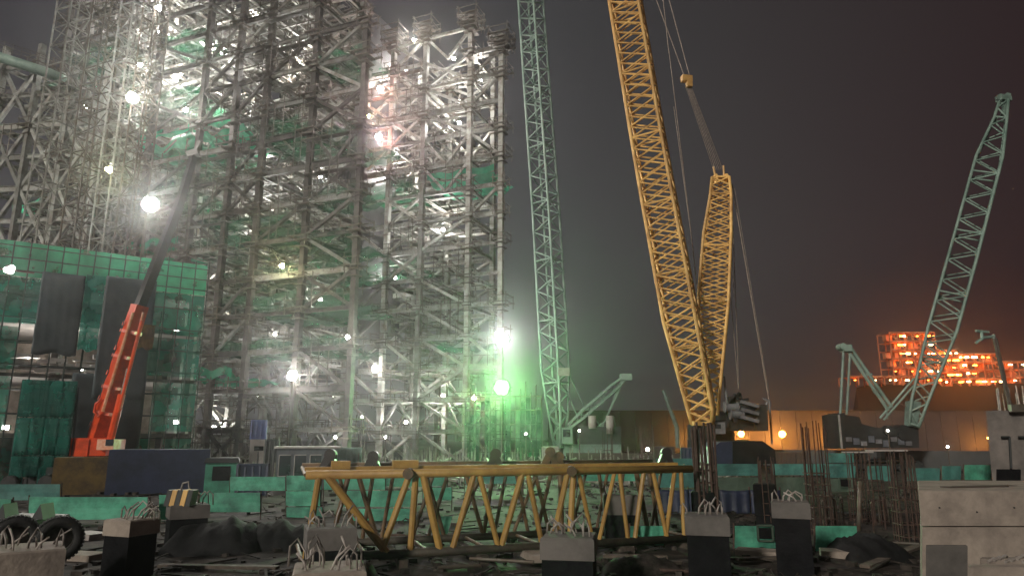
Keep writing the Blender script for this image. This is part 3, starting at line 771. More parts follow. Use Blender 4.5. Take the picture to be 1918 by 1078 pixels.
# ------------------------------------------------------------------ lattice booms
def lattice(T, pts, wd, dp, side, rc, rl, mt, step, name='lacing_bar', pat='zig', chord='chord', limit=285, frames=()):
    """pts: axis stations; wd/dp: width and depth at each station; lacing every 'step' along all four faces"""
    pts = [V(p) for p in pts]; side = V(side).normalized()
    cum = [0]
    for i in range(1, len(pts)): cum.append(cum[-1] + (pts[i] - pts[i - 1]).length)
    ax = (pts[-1] - pts[0]).normalized(); side = (side - ax * side.dot(ax)).normalized(); nr = ax.cross(side)
    def sec(s):
        for i in range(1, len(pts)):
            if s <= cum[i] + 1e-6:
                t = (s - cum[i - 1]) / (cum[i] - cum[i - 1]); break
        c = pts[i - 1].lerp(pts[i], t); W = wd[i - 1] * (1 - t) + wd[i] * t; D = dp[i - 1] * (1 - t) + dp[i] * t
        return [c + side * (W / 2 * a) + nr * (D / 2 * b) for a, b in ((-1, -1), (1, -1), (1, 1), (-1, 1))]
    for k in range(4):
        g = Geo(); g.path([sec(s)[k] for s in cum], rc, 8); T.part(chord, g, mt, smooth=True)
    n = int(cum[-1] / step); pl = Pool(T, name, mt, 'tube', limit)
    pf = Pool(T, 'cross_frame', mt, 'tube', limit)
    for j in range(n):
        a, b = sec(cum[-1] * j / n), sec(cum[-1] * (j + 1) / n)
        for k in range(4):
            k2 = (k + 1) % 4
            if pat == 'x' and k % 2 == 0:
                pl.add(a[k], b[k2], rl * 2); pl.add(a[k2], b[k], rl * 2)
            elif (j + k) % 2: pl.add(a[k], b[k2], rl * 2)
            else: pl.add(a[k2], b[k], rl * 2)
        if j % 6 == 0 or j in frames:
            for k in range(4): pf.add(a[k], a[(k + 1) % 4], rl * 2.4)
    e = sec(cum[-1])
    for k in range(4): pf.add(e[k], e[(k + 1) % 4], rl * 2.6)
    pl.flush(); pf.flush()
    return sec, cum[-1]

def track(T, c, f, s, L, hgt, wid):
    """one crawler track: belt, wheels; c ground centre, f forward, s sideways"""
    g = Geo(); r = hgt / 2; n = 14; prof = []
    for k in range(n): t = math.pi / 2 + math.pi * k / (n - 1); prof.append((-L / 2 + r + r * math.cos(t), r + r * math.sin(t)))
    for k in range(n): t = -math.pi / 2 + math.pi * k / (n - 1); prof.append((L / 2 - r + r * math.cos(t), r + r * math.sin(t)))
    m = len(prof)
    for sg in (-.5, .5):
        for x, z in prof: g.v.append(tuple(c + f * x + s * (sg * wid) + V((0, 0, z))))
        for x, z in prof: g.v.append(tuple(c + f * x * .93 + s * (sg * wid) + V((0, 0, r + (z - r) * .8))))
    for k in range(m):
        k2 = (k + 1) % m
        g.f += [(k, k2, 2 * m + k2, 2 * m + k), (m + k, 3 * m + k, 3 * m + k2, m + k2), (k, m + k, m + k2, k2), (2 * m + k, 2 * m + k2, 3 * m + k2, 3 * m + k)]
    T.part('track', g, 'machine')
    w = Pool(T, 'track_wheel', 'machine', 'tube')
    for x in (-L / 2 + r, L / 2 - r): w.add(c + f * x - s * wid * .45 + V((0, 0, r)), c + f * x + s * wid * .45 + V((0, 0, r)), r * 1.5)
    k = int(L / 1.1)
    for i in range(1, k): x = -L / 2 + L * i / k; w.add(c + f * x - s * wid * .4 + V((0, 0, .4)), c + f * x + s * wid * .4 + V((0, 0, .4)), .55)
    w.flush()
    g = Geo(); g.bar(c - f * (L / 2 - r) + V((0, 0, r)), c + f * (L / 2 - r) + V((0, 0, r)), wid * .5, r * .9); T.part('track_frame', g, 'machine')

# --- green crane in the middle
T = Thing('crawler_crane', 'mint green lattice crane at centre, its boom running out of the picture top', 'crane', (at(1052, 840, 100).x + 5, 101, 0))
foot = at(1047, 838, 100); Y = 100
st = [(1047, 838), (1046, 780), (1040, 690), (1023, 400), (1008.5, 200), (994, 0), (988, -100)]
pts = [at(x, y, 100 + i * .15) for i, (x, y) in enumerate(st)]
sec, Lb = lattice(T, pts, [.9, 1.9, 2.9, 2.9, 2.9, 2.9, 2.9], [.9, 1.9, 2.9, 2.9, 2.9, 2.9, 2.9], (.80, -.60, 0), .19, .11, 'mint', 1.5)
f = V((1, .15, 0)).normalized(); s = V((-f.y, f.x, 0)); c = V((foot.x + 5.5, 101.5, 0))
track(T, c - s * 2.6, f, s, 8.5, 1.2, .9); track(T, c + s * 2.6, f, s, 8.5, 1.2, .9)
b0 = at(1112, 838, 101); 
g = Geo(); g.bar(at(1056, 838, 101) + V((0, 0, -.3)), at(1160, 838, 101) + V((0, 0, -.3)), 3.6, 1.6); T.part('upper_body', g, 'mint_dark')
g = Geo(); g.bar(at(1084, 815, 101), at(1160, 815, 101), 3.2, 2.4); T.part('engine_house', g, 'machine', label='dark engine house')
g = Geo(); c1 = at(1062, 815, 98.5); g.box(c1, 1.4, 1.6, 2.2); cab = T.part('cab', g, 'mint'); g = Geo(); g.box(c1 + V((-.1, -.82, .3)), 1.0, .05, 1.0); T.part('window', g, 'glass', cab)
for x0, y0, y1 in ((1110, 778, 802), (1143, 778, 812)):
    g = Geo(); g.tube(at(x0, y1, 99), at(x0 - 1, y0, 99), .55, 12); T.part('counterweight', g, 'white', smooth=True, label='pale round counterweight')
lattice(T, [at(1064, 800, 101), at(1090, 777, 101), at(1150, 725, 101), at(1172, 706, 101)], [.9, 1.5, 1.5, .8], [.5, .9, .9, .5], s, .11, .05, 'mint', 1.1, 'mast_lacing', chord='mast_chord')
g = Geo(); g.box(at(1172, 706, 101), 1.6, 1.4, .9); T.part('mast_head', g, 'mint')
pp = Pool(T, 'pendant', 'mint', 'tube')
for (x0, y0, x1, y1) in ((1066, 700, 1094, 760), (1062, 735, 1082, 780), (1168, 712, 1140, 775), (1164, 712, 1128, 800)): pp.add(at(x0, y0, 100.5), at(x1, y1, 100.8), .16)
pp.flush()
pp = Pool(T, 'strut', 'mint', 'tube')
for (x0, y0, x1, y1) in ((1112, 805, 1142, 782), (1112, 782, 1150, 830), (1150, 780, 1158, 828), (1142, 812, 1124, 792)): pp.add(at(x0, y0, 99.6), at(x1, y1, 99.8), .22)
pp.flush()
g = Geo(); g.box(at(1056, 696, 98.2), 1.6, .4, 1.1); T.part('boom_sign', g, 'white', label='small white plate on the boom')

# --- big yellow crane
YY = 88
T = Thing('crawler_crane', 'huge orange yellow lattice crane with boom and back mast forming a V', 'crane', (at(1370, 820, YY).x, YY, 0))
st = [(1316, 792), (1314, 770), (1276, 600), (1232, 360), (1211, 240), (1171, 0), (1150, -120)]
pts = [at(x, y, YY + i * .1) for i, (x, y) in enumerate(st)]
lattice(T, pts, [2.4, 2.9, 4.0, 4.0, 4.0, 4.0, 4.0], [1.6, 2.0, 3.2, 3.2, 3.2, 3.2, 3.2], (.92, -.39, 0), .24, .125, 'yellow', 1.6, pat='x', limit=295)
g = Geo(); g.bar(at(1298, 792, YY - 1), at(1336, 794, YY), .5, .5); T.part('boom_foot', g, 'yellow')
st = [(1336, 775), (1334, 740), (1336, 570), (1344, 440), (1350, 372), (1350, 335)]
pts = [at(x, y, YY + 4.5) for x, y in st]
lattice(T, pts, [1.2, 1.8, 3.9, 3.6, 2.8, 2.3], [.8, 1.4, 2.6, 2.6, 2.2, 1.6], (.95, -.3, 0), .21, .115, 'yellow', 1.25, 'mast_lacing', chord='mast_chord', pat='x')
pp = Pool(T, 'mast_horn', 'yellow', 'tube')
pp.add(at(1343, 345, YY + 4.5), at(1336, 312, YY + 4.5), .28); pp.add(at(1357, 345, YY + 4.5), at(1355, 310, YY + 4.5), .28); pp.flush()
g = Geo(); g.lathe(at(1350, 335, YY + 4.5) - V((.9, 0, 0)), (1, 0, 0), [(0, .2), (0, .75), (.3, .75), (.3, .5), (1.5, .5), (1.5, .75), (1.8, .75), (1.8, .2)], 16); T.part('mast_sheave', g, 'yellow')
# pendant bundle and equaliser block
q = at(1286, 148, YY + 3)
g = Geo(); g.box(q, 1.5, .8, .9, .2); g.box(q + V((.3, 0, -.8)), .8, .7, .9, .2); T.part('equaliser_block', g, 'yellow')
pp = Pool(T, 'pendant_rope', 'cable', 'tube')
for k in range(6): pp.add(q + V((.15 * k - .2, .1, -.9)), at(1337 + 3.4 * k, 318, YY + 4.5), .10)
for (x0, y0, x1, y1, w_) in ((1281, 140, 1222, -20, .14), (1291, 140, 1248, -20, .14), (1253, 100, 1240, -20, .12), (1253, 95, 1290, 400, .12), (1290, 400, 1306, 540, .12), (1262, 200, 1300, 480, .10)):
    pp.add(at(x0, y0, YY + 3), at(x1, y1, YY + 3), w_)
for (x0, y0, x1, y1, w_) in ((1371, 345, 1441, 752, .18), (1366, 380, 1375, 560, .10), (1372, 400, 1384, 728, .12), (1366, 520, 1383, 728, .12), (1376, 352, 1440, 735, .08)):
    pp.add(at(x0, y0, YY + 4.5), at(x1, y1, YY + 6), w_)
pp.flush()
# back stay frame down to the counterweight
pp = Pool(T, 'back_strut', 'machine_lt', 'tube')
for (x0, y0, x1, y1) in ((1356, 704, 1362, 760), (1441, 752, 1446, 830), (1437, 752, 1425, 800), (1428, 745, 1442, 752), (1340, 735, 1341, 780)): pp.add(at(x0, y0, YY + 5), at(x1, y1, YY + 5), .3)
pp.flush()
# machinery deck
def blk(T, x0, y0, x1, y1, Y, d, name, mt, label=None, parent=None, bev=0):
    a, b = at(x0, y1, Y), at(x1, y0, Y); g = Geo(); g.box(((a.x + b.x) / 2, Y + d / 2, (a.z + b.z) / 2), b.x - a.x, d, b.z - a.z)
    return T.part(name, g, mt, parent, label)
blk(T, 1362, 768, 1434, 806, YY + 3, 5, 'upper_body', 'machine')
blk(T, 1330, 786, 1364, 806, YY + 2, 5, 'machine_deck', 'machine')
cabo = blk(T, 1336, 790, 1358, 812, YY, 2, 'cab', 'machine_lt', 'light grey cab'); blk(T, 1338, 794, 1350, 802, YY - .1, .08, 'window', 'glass', None, cabo)
blk(T, 1418, 757, 1436, 806, YY + 2, 6, 'counterweight', 'machine', 'dark counterweight tower')
for k in range(3):
    p0, p1 = at(1386, 752 + 14 * k, YY + 1.8), at(1419, 761 + 14 * k, YY + 1.8)
    g = Geo(); g.bar(p0, p1, 1.2, .42); T.part('counterweight_slab', g, 'machine_lt', label='pale grey sloping slab')
for (x0, y0, x1, y1) in ((1366, 742, 1378, 790), (1378, 738, 1362, 770), (1384, 736, 1390, 760), (1370, 752, 1402, 748), (1364, 760, 1386, 736)):
    g = Geo(); g.bar(at(x0, y0, YY + 2), at(x1, y1, YY + 2), .45); T.part('gantry_bar', g, 'machine')
for (x, y) in ((1370, 762), (1380, 775)): g = Geo(); c0 = at(x, y, YY + 2); g.lathe(c0 - V((.9, 0, 0)), (1, 0, 0), [(0, .2), (0, .7), (.15, .7), (.15, .5), (1.5, .5), (1.5, .7), (1.7, .7), (1.7, .2)], 14); T.part('winch_drum', g, 'machine_lt')
f = V((-.6, -.8, 0)).normalized(); s = V((-f.y, f.x, 0)); c = V((at(1370, 820, YY).x, YY + 6, 0))
for sg in (-1, 1): track(T, c + s * 3.6 * sg, f, s, 9, 1.7, 1.3)
g = Geo(); g.box(c + V((0, 0, 2.6)), 6, 5, 2.0, .5); g.lathe(c + V((0, 0, 3.6)), (0, 0, 1), [(0, 2.2), (1.1, 2.2)], 20); T.part('car_body', g, 'machine')
# mast pedestal under the boom foot
blk(T, 1300, 794, 1334, 825, YY - .5, 3, 'pivot_block', 'machine')

# --- right crane
Y3 = 82
T = Thing('crawler_crane', 'grey green lattice boom crane at right, boom leaning right in front of the lit plant', 'crane', (at(1648, 820, Y3).x, Y3 + 1, 0))
st = [(1712, 796), (1722, 752), (1764, 620), (1803, 480), (1851, 300), (1873, 225), (1880, 188)]
pts = [at(x, y, Y3) for x, y in st]
lattice(T, pts, [1.0, 1.6, 2.9, 2.9, 2.75, 1.35, .9], [.8, 1.4, 2.1, 2.1, 2.0, 1.0, .6], (.9, -.43, 0), .18, .095, 'mint', 1.35, limit=290)
g = Geo(); g.box(at(1880, 186, Y3), 1.5, 1.0, .6, .2); g.bar(at(1866, 181, Y3), at(1880, 200, Y3), .35); g.bar(at(1888, 176, Y3), at(1880, 215, Y3), .5); T.part('boom_head', g, 'mint')
for dx in (-4, 7): g = Geo(); g.lathe(at(1880 + dx, 182, Y3 - .4), (0, 1, 0), [(0, .15), (0, .5), (.2, .5), (.2, .15)], 14); T.part('sheave', g, 'mint_dark')
a0, a1, a2_, a3 = at(1704, 797, Y3), at(1718, 797, Y3), at(1726, 752, Y3), at(1706, 750, Y3); g = Geo(); g.hexa([a0, a1, a1 + V((0, 1.2, 0)), a0 + V((0, 1.2, 0)), a3, a2_, a2_ + V((0, 1.2, 0)), a3 + V((0, 1.2, 0))]); T.part('boom_foot', g, 'mint_dark')
f = V((1, -.1, 0)).normalized(); s = V((-f.y, f.x, 0)); c = V((at(1652, 820, Y3).x, Y3 + 2.5, 0))
for sg in (-1, 1): track(T, c + s * 2.5 * sg, f, s, 8.5, 1.3, .9)
g = Geo(); g.lathe(c + V((0, 0, 1.2)), (0, 0, 1), [(0, 1.4), (1.1, 1.4)], 18); g.box(c + V((0, 0, .9)), 5, 4, .8); T.part('car_body', g, 'machine')
# body with the sloping roof line
def slab_poly(T, prof, Y, d, name, mt, label=None):
    A = [at(x, y, Y) for x, y in prof]; g = Geo(); n = len(A)
    g.v = [tuple(p) for p in A] + [tuple(p + V((0, d, 0))) for p in A]
    g.f = [tuple(range(n))[::-1], tuple(range(n, 2 * n))] + [(i, (i + 1) % n, (i + 1) % n + n, i + n) for i in range(n)]
    return T.part(name, g, mt, None, label)
slab_poly(T, [(1582, 838), (1582, 776), (1610, 780), (1614, 793), (1640, 800), (1682, 800), (1690, 795), (1720, 798), (1722, 838)], Y3 + .6, 4, 'upper_body', 'machine')
slab_poly(T, [(1574, 840), (1570, 776), (1582, 772), (1584, 840)], Y3 + .3, 4.4, 'counterweight', 'machine', 'tall dark counterweight')
g = Geo(); g.bar(at(1571, 776, Y3 + .2), at(1577, 840, Y3 + .2), .18, .18); T.part('edge_trim', g, 'white')
for i in range(9):
    x = 1590 + i * 14; g = Geo(); q = at(x, 822 + (i % 3) * 4, Y3 + .5); g.box(q, .7, .1, .5 + .25 * (i % 2)); T.part('vent_panel', g, 'cabin_grey' if i % 2 else 'machine_lt')
for (x, y) in ((1664, 807), (1690, 815)): g = Geo(); g.lathe(at(x, y, Y3 + .5), (0, 1, 0), [(-.3, .1), (-.3, .55), (.3, .55), (.3, .1)], 14); T.part('winch_drum', g, 'machine')
pp = Pool(T, 'gantry_bar', 'mint', 'tube')
for (x0, y0, x1, y1, w_) in ((1580, 655, 1574, 775, .30), (1592, 660, 1586, 776, .30), (1588, 656, 1664, 768, .42), (1594, 652, 1670, 762, .42), (1618, 702, 1634, 700, .2), (1648, 783, 1712, 708, .26), (1655, 786, 1720, 712, .26), (1660, 765, 1662, 784, .2), (1636, 728, 1642, 736, .5)):
    pp.add(at(x0, y0, Y3 + 1), at(x1, y1, Y3 + 1), w_)
pp.flush()
g = Geo(); g.box(at(1584, 652, Y3 + 1), 1.0, 1.2, .8); g.lathe(at(1580, 648, Y3 + .3), (0, 1, 0), [(0, .1), (0, .4), (1.2, .4), (1.2, .1)], 12); T.part('gantry_head', g, 'mint')
pp = Pool(T, 'pendant', 'cable', 'tube')
for (x0, y0, x1, y1) in ((1590, 652, 1790, 610), (1583, 650, 1800, 560)): pass
pp.add(at(1668, 745, Y3 + 1), at(1705, 765, Y3 + 1), .1); pp.flush()
g = Geo(); g.box(at(1660, 843, Y3 - 1.5), 4.6, .5, .16); T.part('catwalk', g, 'white')
g = Geo(); g.box(at(1606, 846, Y3 - 1.5), 3.4, .5, .16); T.part('catwalk', g, 'white')

# --- small far boom left of the yellow crane
T = Thing('distant_boom', 'thin faint boom leaning left in the haze between the two big cranes', 'crane', at(1270, 835, 150))
g = Geo(); g.tube(at(1242, 730, 150), at(1268, 800, 150), .35, 8, .45); T.part('boom', g, 'mint_dark')
g = Geo(); g.tube(at(1268, 800, 150), at(1270, 838, 150), .5, 8); T.part('post', g, 'mint_dark')

# --- red hydraulic truck crane
YR = 54
T = Thing('truck_crane', 'orange red hydraulic crane with its dark telescopic boom raised, behind the skip containers', 'crane', at(165, 850, YR))
ax0, ax1 = at(178, 832, YR), at(262, 572, YR)
d = (ax1 - ax0).normalized()
def boxsec(p0, p1, w0, d0, w1, d1, name, mt, lab=None):
    a = (p1 - p0).normalized(); s_ = V((.86, -.5, 0)); s_ = (s_ - a * s_.dot(a)).normalized(); n_ = a.cross(s_); g = Geo()
    P = []
    for p, w_, h_ in ((p0, w0, d0), (p1, w1, d1)):
        for (u, v) in ((-1, -1), (1, -1), (1, 1), (-1, 1)): P.append(p + s_ * u * w_ / 2 + n_ * v * h_ / 2)
    g.hexa(P); return T.part(name, g, mt, None, lab)
boxsec(ax0, ax1, 1.0, 1.15, .9, 1.0, 'boom_section', 'red', 'orange red base section')
k1 = at(300, 480, YR); k2 = at(335, 385, YR); k3 = at(363, 292, YR)
boxsec(ax1 - d * .4, k2, .62, .68, .56, .62, 'boom_section', 'boom_dark', 'dark middle section')
boxsec(k2 - d * .2, k3, .50, .54, .44, .48, 'boom_section', 'boom_dark', 'dark top section')
g = Geo(); g.bar(at(358, 300, YR), at(376, 264, YR), .35, .22); g.bar(at(352, 290, YR), at(372, 285, YR), .5, .5); T.part('boom_head', g, 'boom_dark')
pp = Pool(T, 'lift_cylinder', 'red', 'tube')
pp.add(at(206, 826, YR - .6), at(228, 738, YR - .6), .55); pp.add(at(222, 772, YR - .9), at(266, 600, YR - .9), .26); pp.flush()
pp = Pool(T, 'cylinder_rod', 'rebar_pale', 'tube'); pp.add(at(224, 760, YR - .6), at(240, 690, YR - .6), .26); pp.flush()
pp = Pool(T, 'boom_rail', 'red_light', 'tube')
pp.add(at(192, 770, YR - .8), at(249, 585, YR - .8), .22); pp.add(at(226, 765, YR - .9), at(268, 585, YR - .9), .16); pp.flush()
g = Geo(); s0 = V((-.52, -.55, 0))
g.path([ax0.lerp(ax1, t) + s0 + V((.05 * math.sin(t * 40), 0, .05 * math.sin(t * 25))) for t in [k / 24 for k in range(25)]], .045, 6); T.part('hose', g, 'machine', smooth=True)
for t in (.22, .40, .62, .8):
    q = ax0.lerp(ax1, t); g = Geo(); g.bar(q - d * .12 + V((0, -.05, 0)), q + d * .12 + V((0, -.05, 0)), 1.06, 1.2); T.part('wear_collar', g, 'red')
pp = Pool(T, 'jib_lug', 'red', 'box')
for t in (.12, .3, .48, .66, .84): q = ax0.lerp(ax1, t) + V((-.62, -.3, .1)); pp.add(q, q + V((.1, 0, .35)), .16)
pp.flush()
g = Geo(); q = at(190, 760, YR - .7); g.path([q + V((0, 0, .5)), q + V((-.45, 0, .2)), q + V((-.5, 0, -.4)), q + V((-.15, 0, -.8)), q + V((.25, 0, -.4))], .09, 8); T.part('hose_loop', g, 'red', smooth=True)
g = Geo(); g.box(at(172, 836, YR), 2.4, 2.0, 1.3, .3); g.box(at(158, 838, YR - .4), .9, 1.6, 1.2, .3); T.part('slew_frame', g, 'red')
blk(T, 138, 824, 155, 850, YR - .9, 1.6, 'counterweight', 'red_light', 'pale orange counterweight')
cabo = blk(T, 180, 822, 214, 842, YR - 1.2, 1.6, 'cab', 'red_light'); blk(T, 197, 822, 212, 834, YR - 1.3, .08, 'window', 'glass', None, cabo)
g = Geo(); c = at(200, 850, YR); c.z = 1.5; g.box(c, 11, 2.6, .5, .3); T.part('chassis', g, 'machine')
for i in range(5):
    for sg in (-1, 1):
        q = c + V((-4.4 + i * 2.2, -1.32 + sg * 1.2 + (i - 2) * .6, -.85)); g = Geo(); g.lathe(q - V((0, .2, 0)), (0, 1, 0), [(0, .2), (0, .55), (.08, .62), (.34, .62), (.42, .55), (.42, .2)], 16); T.part('wheel', g, 'rubber')

# --- thin light mast with bracket at right, on the concrete house
T = Thing('light_mast', 'thin leaning steel mast with a bent bracket on the concrete block at the right edge', 'mast', at(1892, 775, 40))
pp = Pool(T, 'mast_tube', 'scaf', 'tube'); pp.add(at(1893, 772, 40), at(1861, 630, 40), .16)
pp.add(at(1897, 772, 40.4), at(1866, 634, 40.4), .12); pp.flush()
pp = Pool(T, 'bracket', 'mint', 'tube')
for (x0, y0, x1, y1) in ((1863, 630, 1838, 632), (1840, 634, 1838, 618), (1828, 619, 1852, 622), (1840, 634, 1828, 642), (1861, 626, 1861, 634)): pp.add(at(x0, y0, 40), at(x1, y1, 40), .16)
pp.flush()
# ------------------------------------------------------------------ containers, cabins and skips
def XR(px, Y): return at(px, 820, Y).x
def bx_thing(name, label, cat, x0, ytop, x1, Y, d, mt, group=None, ang=0.0, ribs=True, zbot=None, rim=None):
    a, b = at(x0, ytop, Y), at(x1, ytop, Y); z0 = ground_z(a.x, Y) - .05 if zbot is None else zbot
    T = Thing(name, label, cat, ((a.x + b.x) / 2, Y, z0), group)
    W = b.x - a.x; hgt = a.z - z0
    if ang == 0: ang = -math.atan2((a.x + b.x) / 2, Y) * .9
    def L(x, y, z): return V(((a.x + b.x) / 2 + x * math.cos(ang) - y * math.sin(ang), Y + x * math.sin(ang) + y * math.cos(ang), z0 + z))
    g = Geo(); g.hexa([L(-W / 2, 0, 0), L(W / 2, 0, 0), L(W / 2, d, 0), L(-W / 2, d, 0), L(-W / 2, 0, hgt), L(W / 2, 0, hgt), L(W / 2, d, hgt), L(-W / 2, d, hgt)])
    T.part('body', g, mt)
    if ribs:
        pp = Pool(T, 'rib', mt, 'box'); n = max(3, int(W / .45))
        for i in range(n + 1): x = -W / 2 + W * i / n; pp.add(L(x, -.015, .1), L(x, -.015, hgt - .1), .12, .05)
        pp.flush()
        g = Geo()
        for z in (.08, hgt - .06): g.bar(L(-W / 2 - .03, -.05, z), L(W / 2 + .03, -.05, z), .16, .16)
        for x in (-W / 2, W / 2): g.bar(L(x, -.05, 0), L(x, -.05, hgt), .16, .16)
        T.part('frame', g, rim or mt)
    return T, L, W, hgt
bx_thing('skip_container', 'rusty mustard brown skip at the left end of the navy container', 'skip', 112, 856, 219, 50, 2.5, 'rust_yellow', ribs=False)
bx_thing('shipping_container', 'long navy blue shipping container right of the mustard skip', 'container', 217, 841, 387, 50.6, 2.5, 'navy', ribs=False)
T, L, W, h = bx_thing('generator_box', 'small bright green box with a black square opening right of the navy container', 'generator', 388, 866, 444, 52, 2, 'panel_green', ribs=False)
g = Geo(); g.hexa([L(-.6, -.06, .9), L(.6, -.06, .9), L(.6, .02, .9), L(-.6, .02, .9), L(-.6, -.06, 1.9), L(.6, -.06, 1.9), L(.6, .02, 1.9), L(-.6, .02, 1.9)]); T.part('opening', g, 'black_wrap')  # black plate put in for the dark inside of the opening
g = Geo(); g.hexa([L(-1.2, -.2, h), L(1.2, -.2, h), L(1.2, 2, h), L(-1.2, 2, h), L(-1.1, -.1, h + .35), L(1.1, -.1, h + .35), L(1.1, 1.9, h + .35), L(-1.1, 1.9, h + .35)]); T.part('roof', g, 'machine')
T, L, W, h = bx_thing('site_booth', 'white booth with a dark opening, carrying the blue tank', 'booth', 470, 822, 500, 64, 1.8, 'white', ribs=False)
for (x, z0, z1) in ((.05, h - 1.0, h - .6),):
    g = Geo(); g.hexa([L(x - .4, -.05, z0), L(x + .4, -.05, z0), L(x + .4, .02, z0), L(x - .4, .02, z0), L(x - .4, -.05, z1), L(x + .4, -.05, z1), L(x + .4, .02, z1), L(x - .4, .02, z1)]); T.part('opening', g, 'black_wrap')  # solid black plate paints the shade inside the booth opening
g = Geo(); g.bar(L(.0, -.03, 0), L(0, -.03, h - 1.1), .06, .06); T.part('door_edge', g, 'cabin_grey')
T, L2, W2, h2 = bx_thing('water_tank', 'blue box tank standing on the white booth', 'tank', 473, 786, 499, 64.1, 1.5, 'blue', ribs=True, zbot=at(485, 822, 64).z)
bx_thing('storage_box', 'narrow dark grey container right of the white booth', 'container', 499, 822, 522, 62, 2.4, 'machine')
T, L, W, h = bx_thing('site_cabin', 'grey cabin with dark blue windows left of the yellow truss', 'cabin', 522, 839, 632, 56, 2.6, 'cabin_grey', ribs=False)
for i in range(4):
    x0, x1 = -W / 2 + .2 + i * W / 4, -W / 2 + (i + 1) * W / 4 - .1; g = Geo()
    g.hexa([L(x0, -.05, 1.0), L(x1, -.05, 1.0), L(x1, .02, 1.0), L(x0, .02, 1.0), L(x0, -.05, h - .5), L(x1, -.05, h - .5), L(x1, .02, h - .5), L(x0, .02, h - .5)])
    wd = T.part('window', g, 'glass')
    g = Geo(); g.bar(L(x0, -.07, 1.0), L(x1, -.07, 1.0), .06, .08); g.bar(L(x0, -.07, h - .5), L(x1, -.07, h - .5), .06, .08); g.bar(L(x0, -.07, 1), L(x0, -.07, h - .5), .06, .06); T.part('frame', g, 'white', wd)
g = Geo(); g.hexa([L(-W / 2 - .2, -.3, h), L(W / 2 + .2, -.3, h), L(W / 2 + .2, 2.8, h), L(-W / 2 - .2, 2.8, h), L(-W / 2 - .2, -.3, h + .15), L(W / 2 + .2, -.3, h + .15), L(W / 2 + .2, 2.8, h + .15), L(-W / 2 - .2, 2.8, h + .15)]); T.part('roof', g, 'white')
bx_thing('storage_box', 'dark teal box between the grey cabin and the pale tower foot', 'container', 636, 838, 676, 60, 2.4, 'mint_dark')
bx_thing('barrier_wall', 'low dark blue barrier below the white booth', 'barrier', 448, 868, 500, 50, .3, 'navy')
# dark tarpaulin covered stack under the yellow crane
T = Thing('covered_stack', 'large dark blue tarpaulin covered stack with a cut corner under the yellow crane', 'covered stack', at(1390, 866, 46))
def slab2(T, prof, Y, d, name, mt, lab=None): return slab_poly(T, prof, Y, d, name, mt, lab)
slab2(T, [(1334, 868), (1336, 836), (1350, 827), (1372, 826), (1372, 868)], 46, 3, 'cover', 'navy', 'bluish cover end')
slab2(T, [(1372.3, 868), (1372.3, 826), (1428, 825), (1452, 842), (1454, 868)], 46, 3, 'cover', 'tarp_dark')
bx_thing('storage_box', 'small brown cabin under the left sodium lamp', 'cabin', 1226, 836, 1262, 70, 3, 'brown')
bx_thing('storage_box', 'blue and white box beside the small brown cabin', 'cabin', 1276, 838, 1299, 66, 2.4, 'navy')
bx_thing('storage_box', 'grey box at the foot of the green crane', 'container', 1016, 836, 1044, 84, 3, 'white')
bx_thing('storage_box', 'brown box between the rebar columns and the wall lamp', 'container', 1455, 846, 1506, 75, 3, 'brown')
bx_thing('low_wall', 'long dark low wall across the yard beneath the warehouse', 'wall', 1440, 843, 1880, 92, .6, 'machine', ribs=False)
bx_thing('low_wall', 'long brown low wall behind the yellow truss', 'wall', 1060, 848, 1330, 88, .6, 'brown', ribs=False)

# ------------------------------------------------------------------ green site barriers
def barrier(x0, y0, x1, y1, Y, mt, label, hole=False, posts=True, lean=0.0, n=None, dY=0.0):
    a0, b0, a1, b1 = at(x0, y1, Y), at(x1, y1, Y + dY), at(x0 + lean, y0, Y), at(x1 + lean, y0, Y + dY)
    T = Thing('barrier_panel', label, 'barrier', ((a0.x + b0.x) / 2, Y, a0.z), 'green barrier sheets round the foundation pits')
    n = n or max(1, round((b0.x - a0.x) / (3.2 if Y > 36 else 6.5)))
    for i in range(n):
        t0, t1 = i / n, (i + 1) / n; e = .008
        P = [a0.lerp(b0, t0 + e), a0.lerp(b0, t1 - e), a1.lerp(b1, t1 - e), a1.lerp(b1, t0 + e)]
        g = Geo(); ph = rnd.uniform(0, 6)
        g.sheet(P[0], P[1], P[2], P[3], 8, 4, lambda u, v, p: V((0, .03 * math.sin(u * 9 + ph) + .02 * math.sin(v * 6 + u * 5 + ph), 0)), .03)
        T.part('sheet', g, mt, smooth=False)
    pp = Pool(T, 'rail', 'rebar', 'tube')
    pp.add(a1 + V((0, .06, -.03)), b1 + V((0, .06, -.03)), .06); pp.add(a0 + V((0, .06, .06)), b0 + V((0, .06, .06)), .06); pp.flush()
    if posts:
        pp = Pool(T, 'post', 'rebar', 'tube')
        for i in range(n + 1): t = i / n; q = a0.lerp(b0, t) + V((0, .09, 0)); r_ = a1.lerp(b1, t) + V((0, .09, .08)); q.z = min(q.z, ground_z(q.x, Y)) - .1; pp.add(q, r_, .07)
        pp.flush()
    if hole:
        c = a0.lerp(b1, .62); g = Geo(); g.box(c + V((0, -.06, .05)), .42, .05, .36); T.part('opening', g, 'black_wrap')  # black plate paints the darkness behind the hole
        g = Geo(); s_ = .26
        for (u, v, uu, vv) in ((-s_, -s_, s_, -s_), (s_, -s_, s_, s_), (s_, s_, -s_, s_), (-s_, s_, -s_, -s_)): g.bar(c + V((u, -.08, v + .05)), c + V((uu, -.08, vv + .05)), .06)
        T.part('frame', g, 'panel_olive')
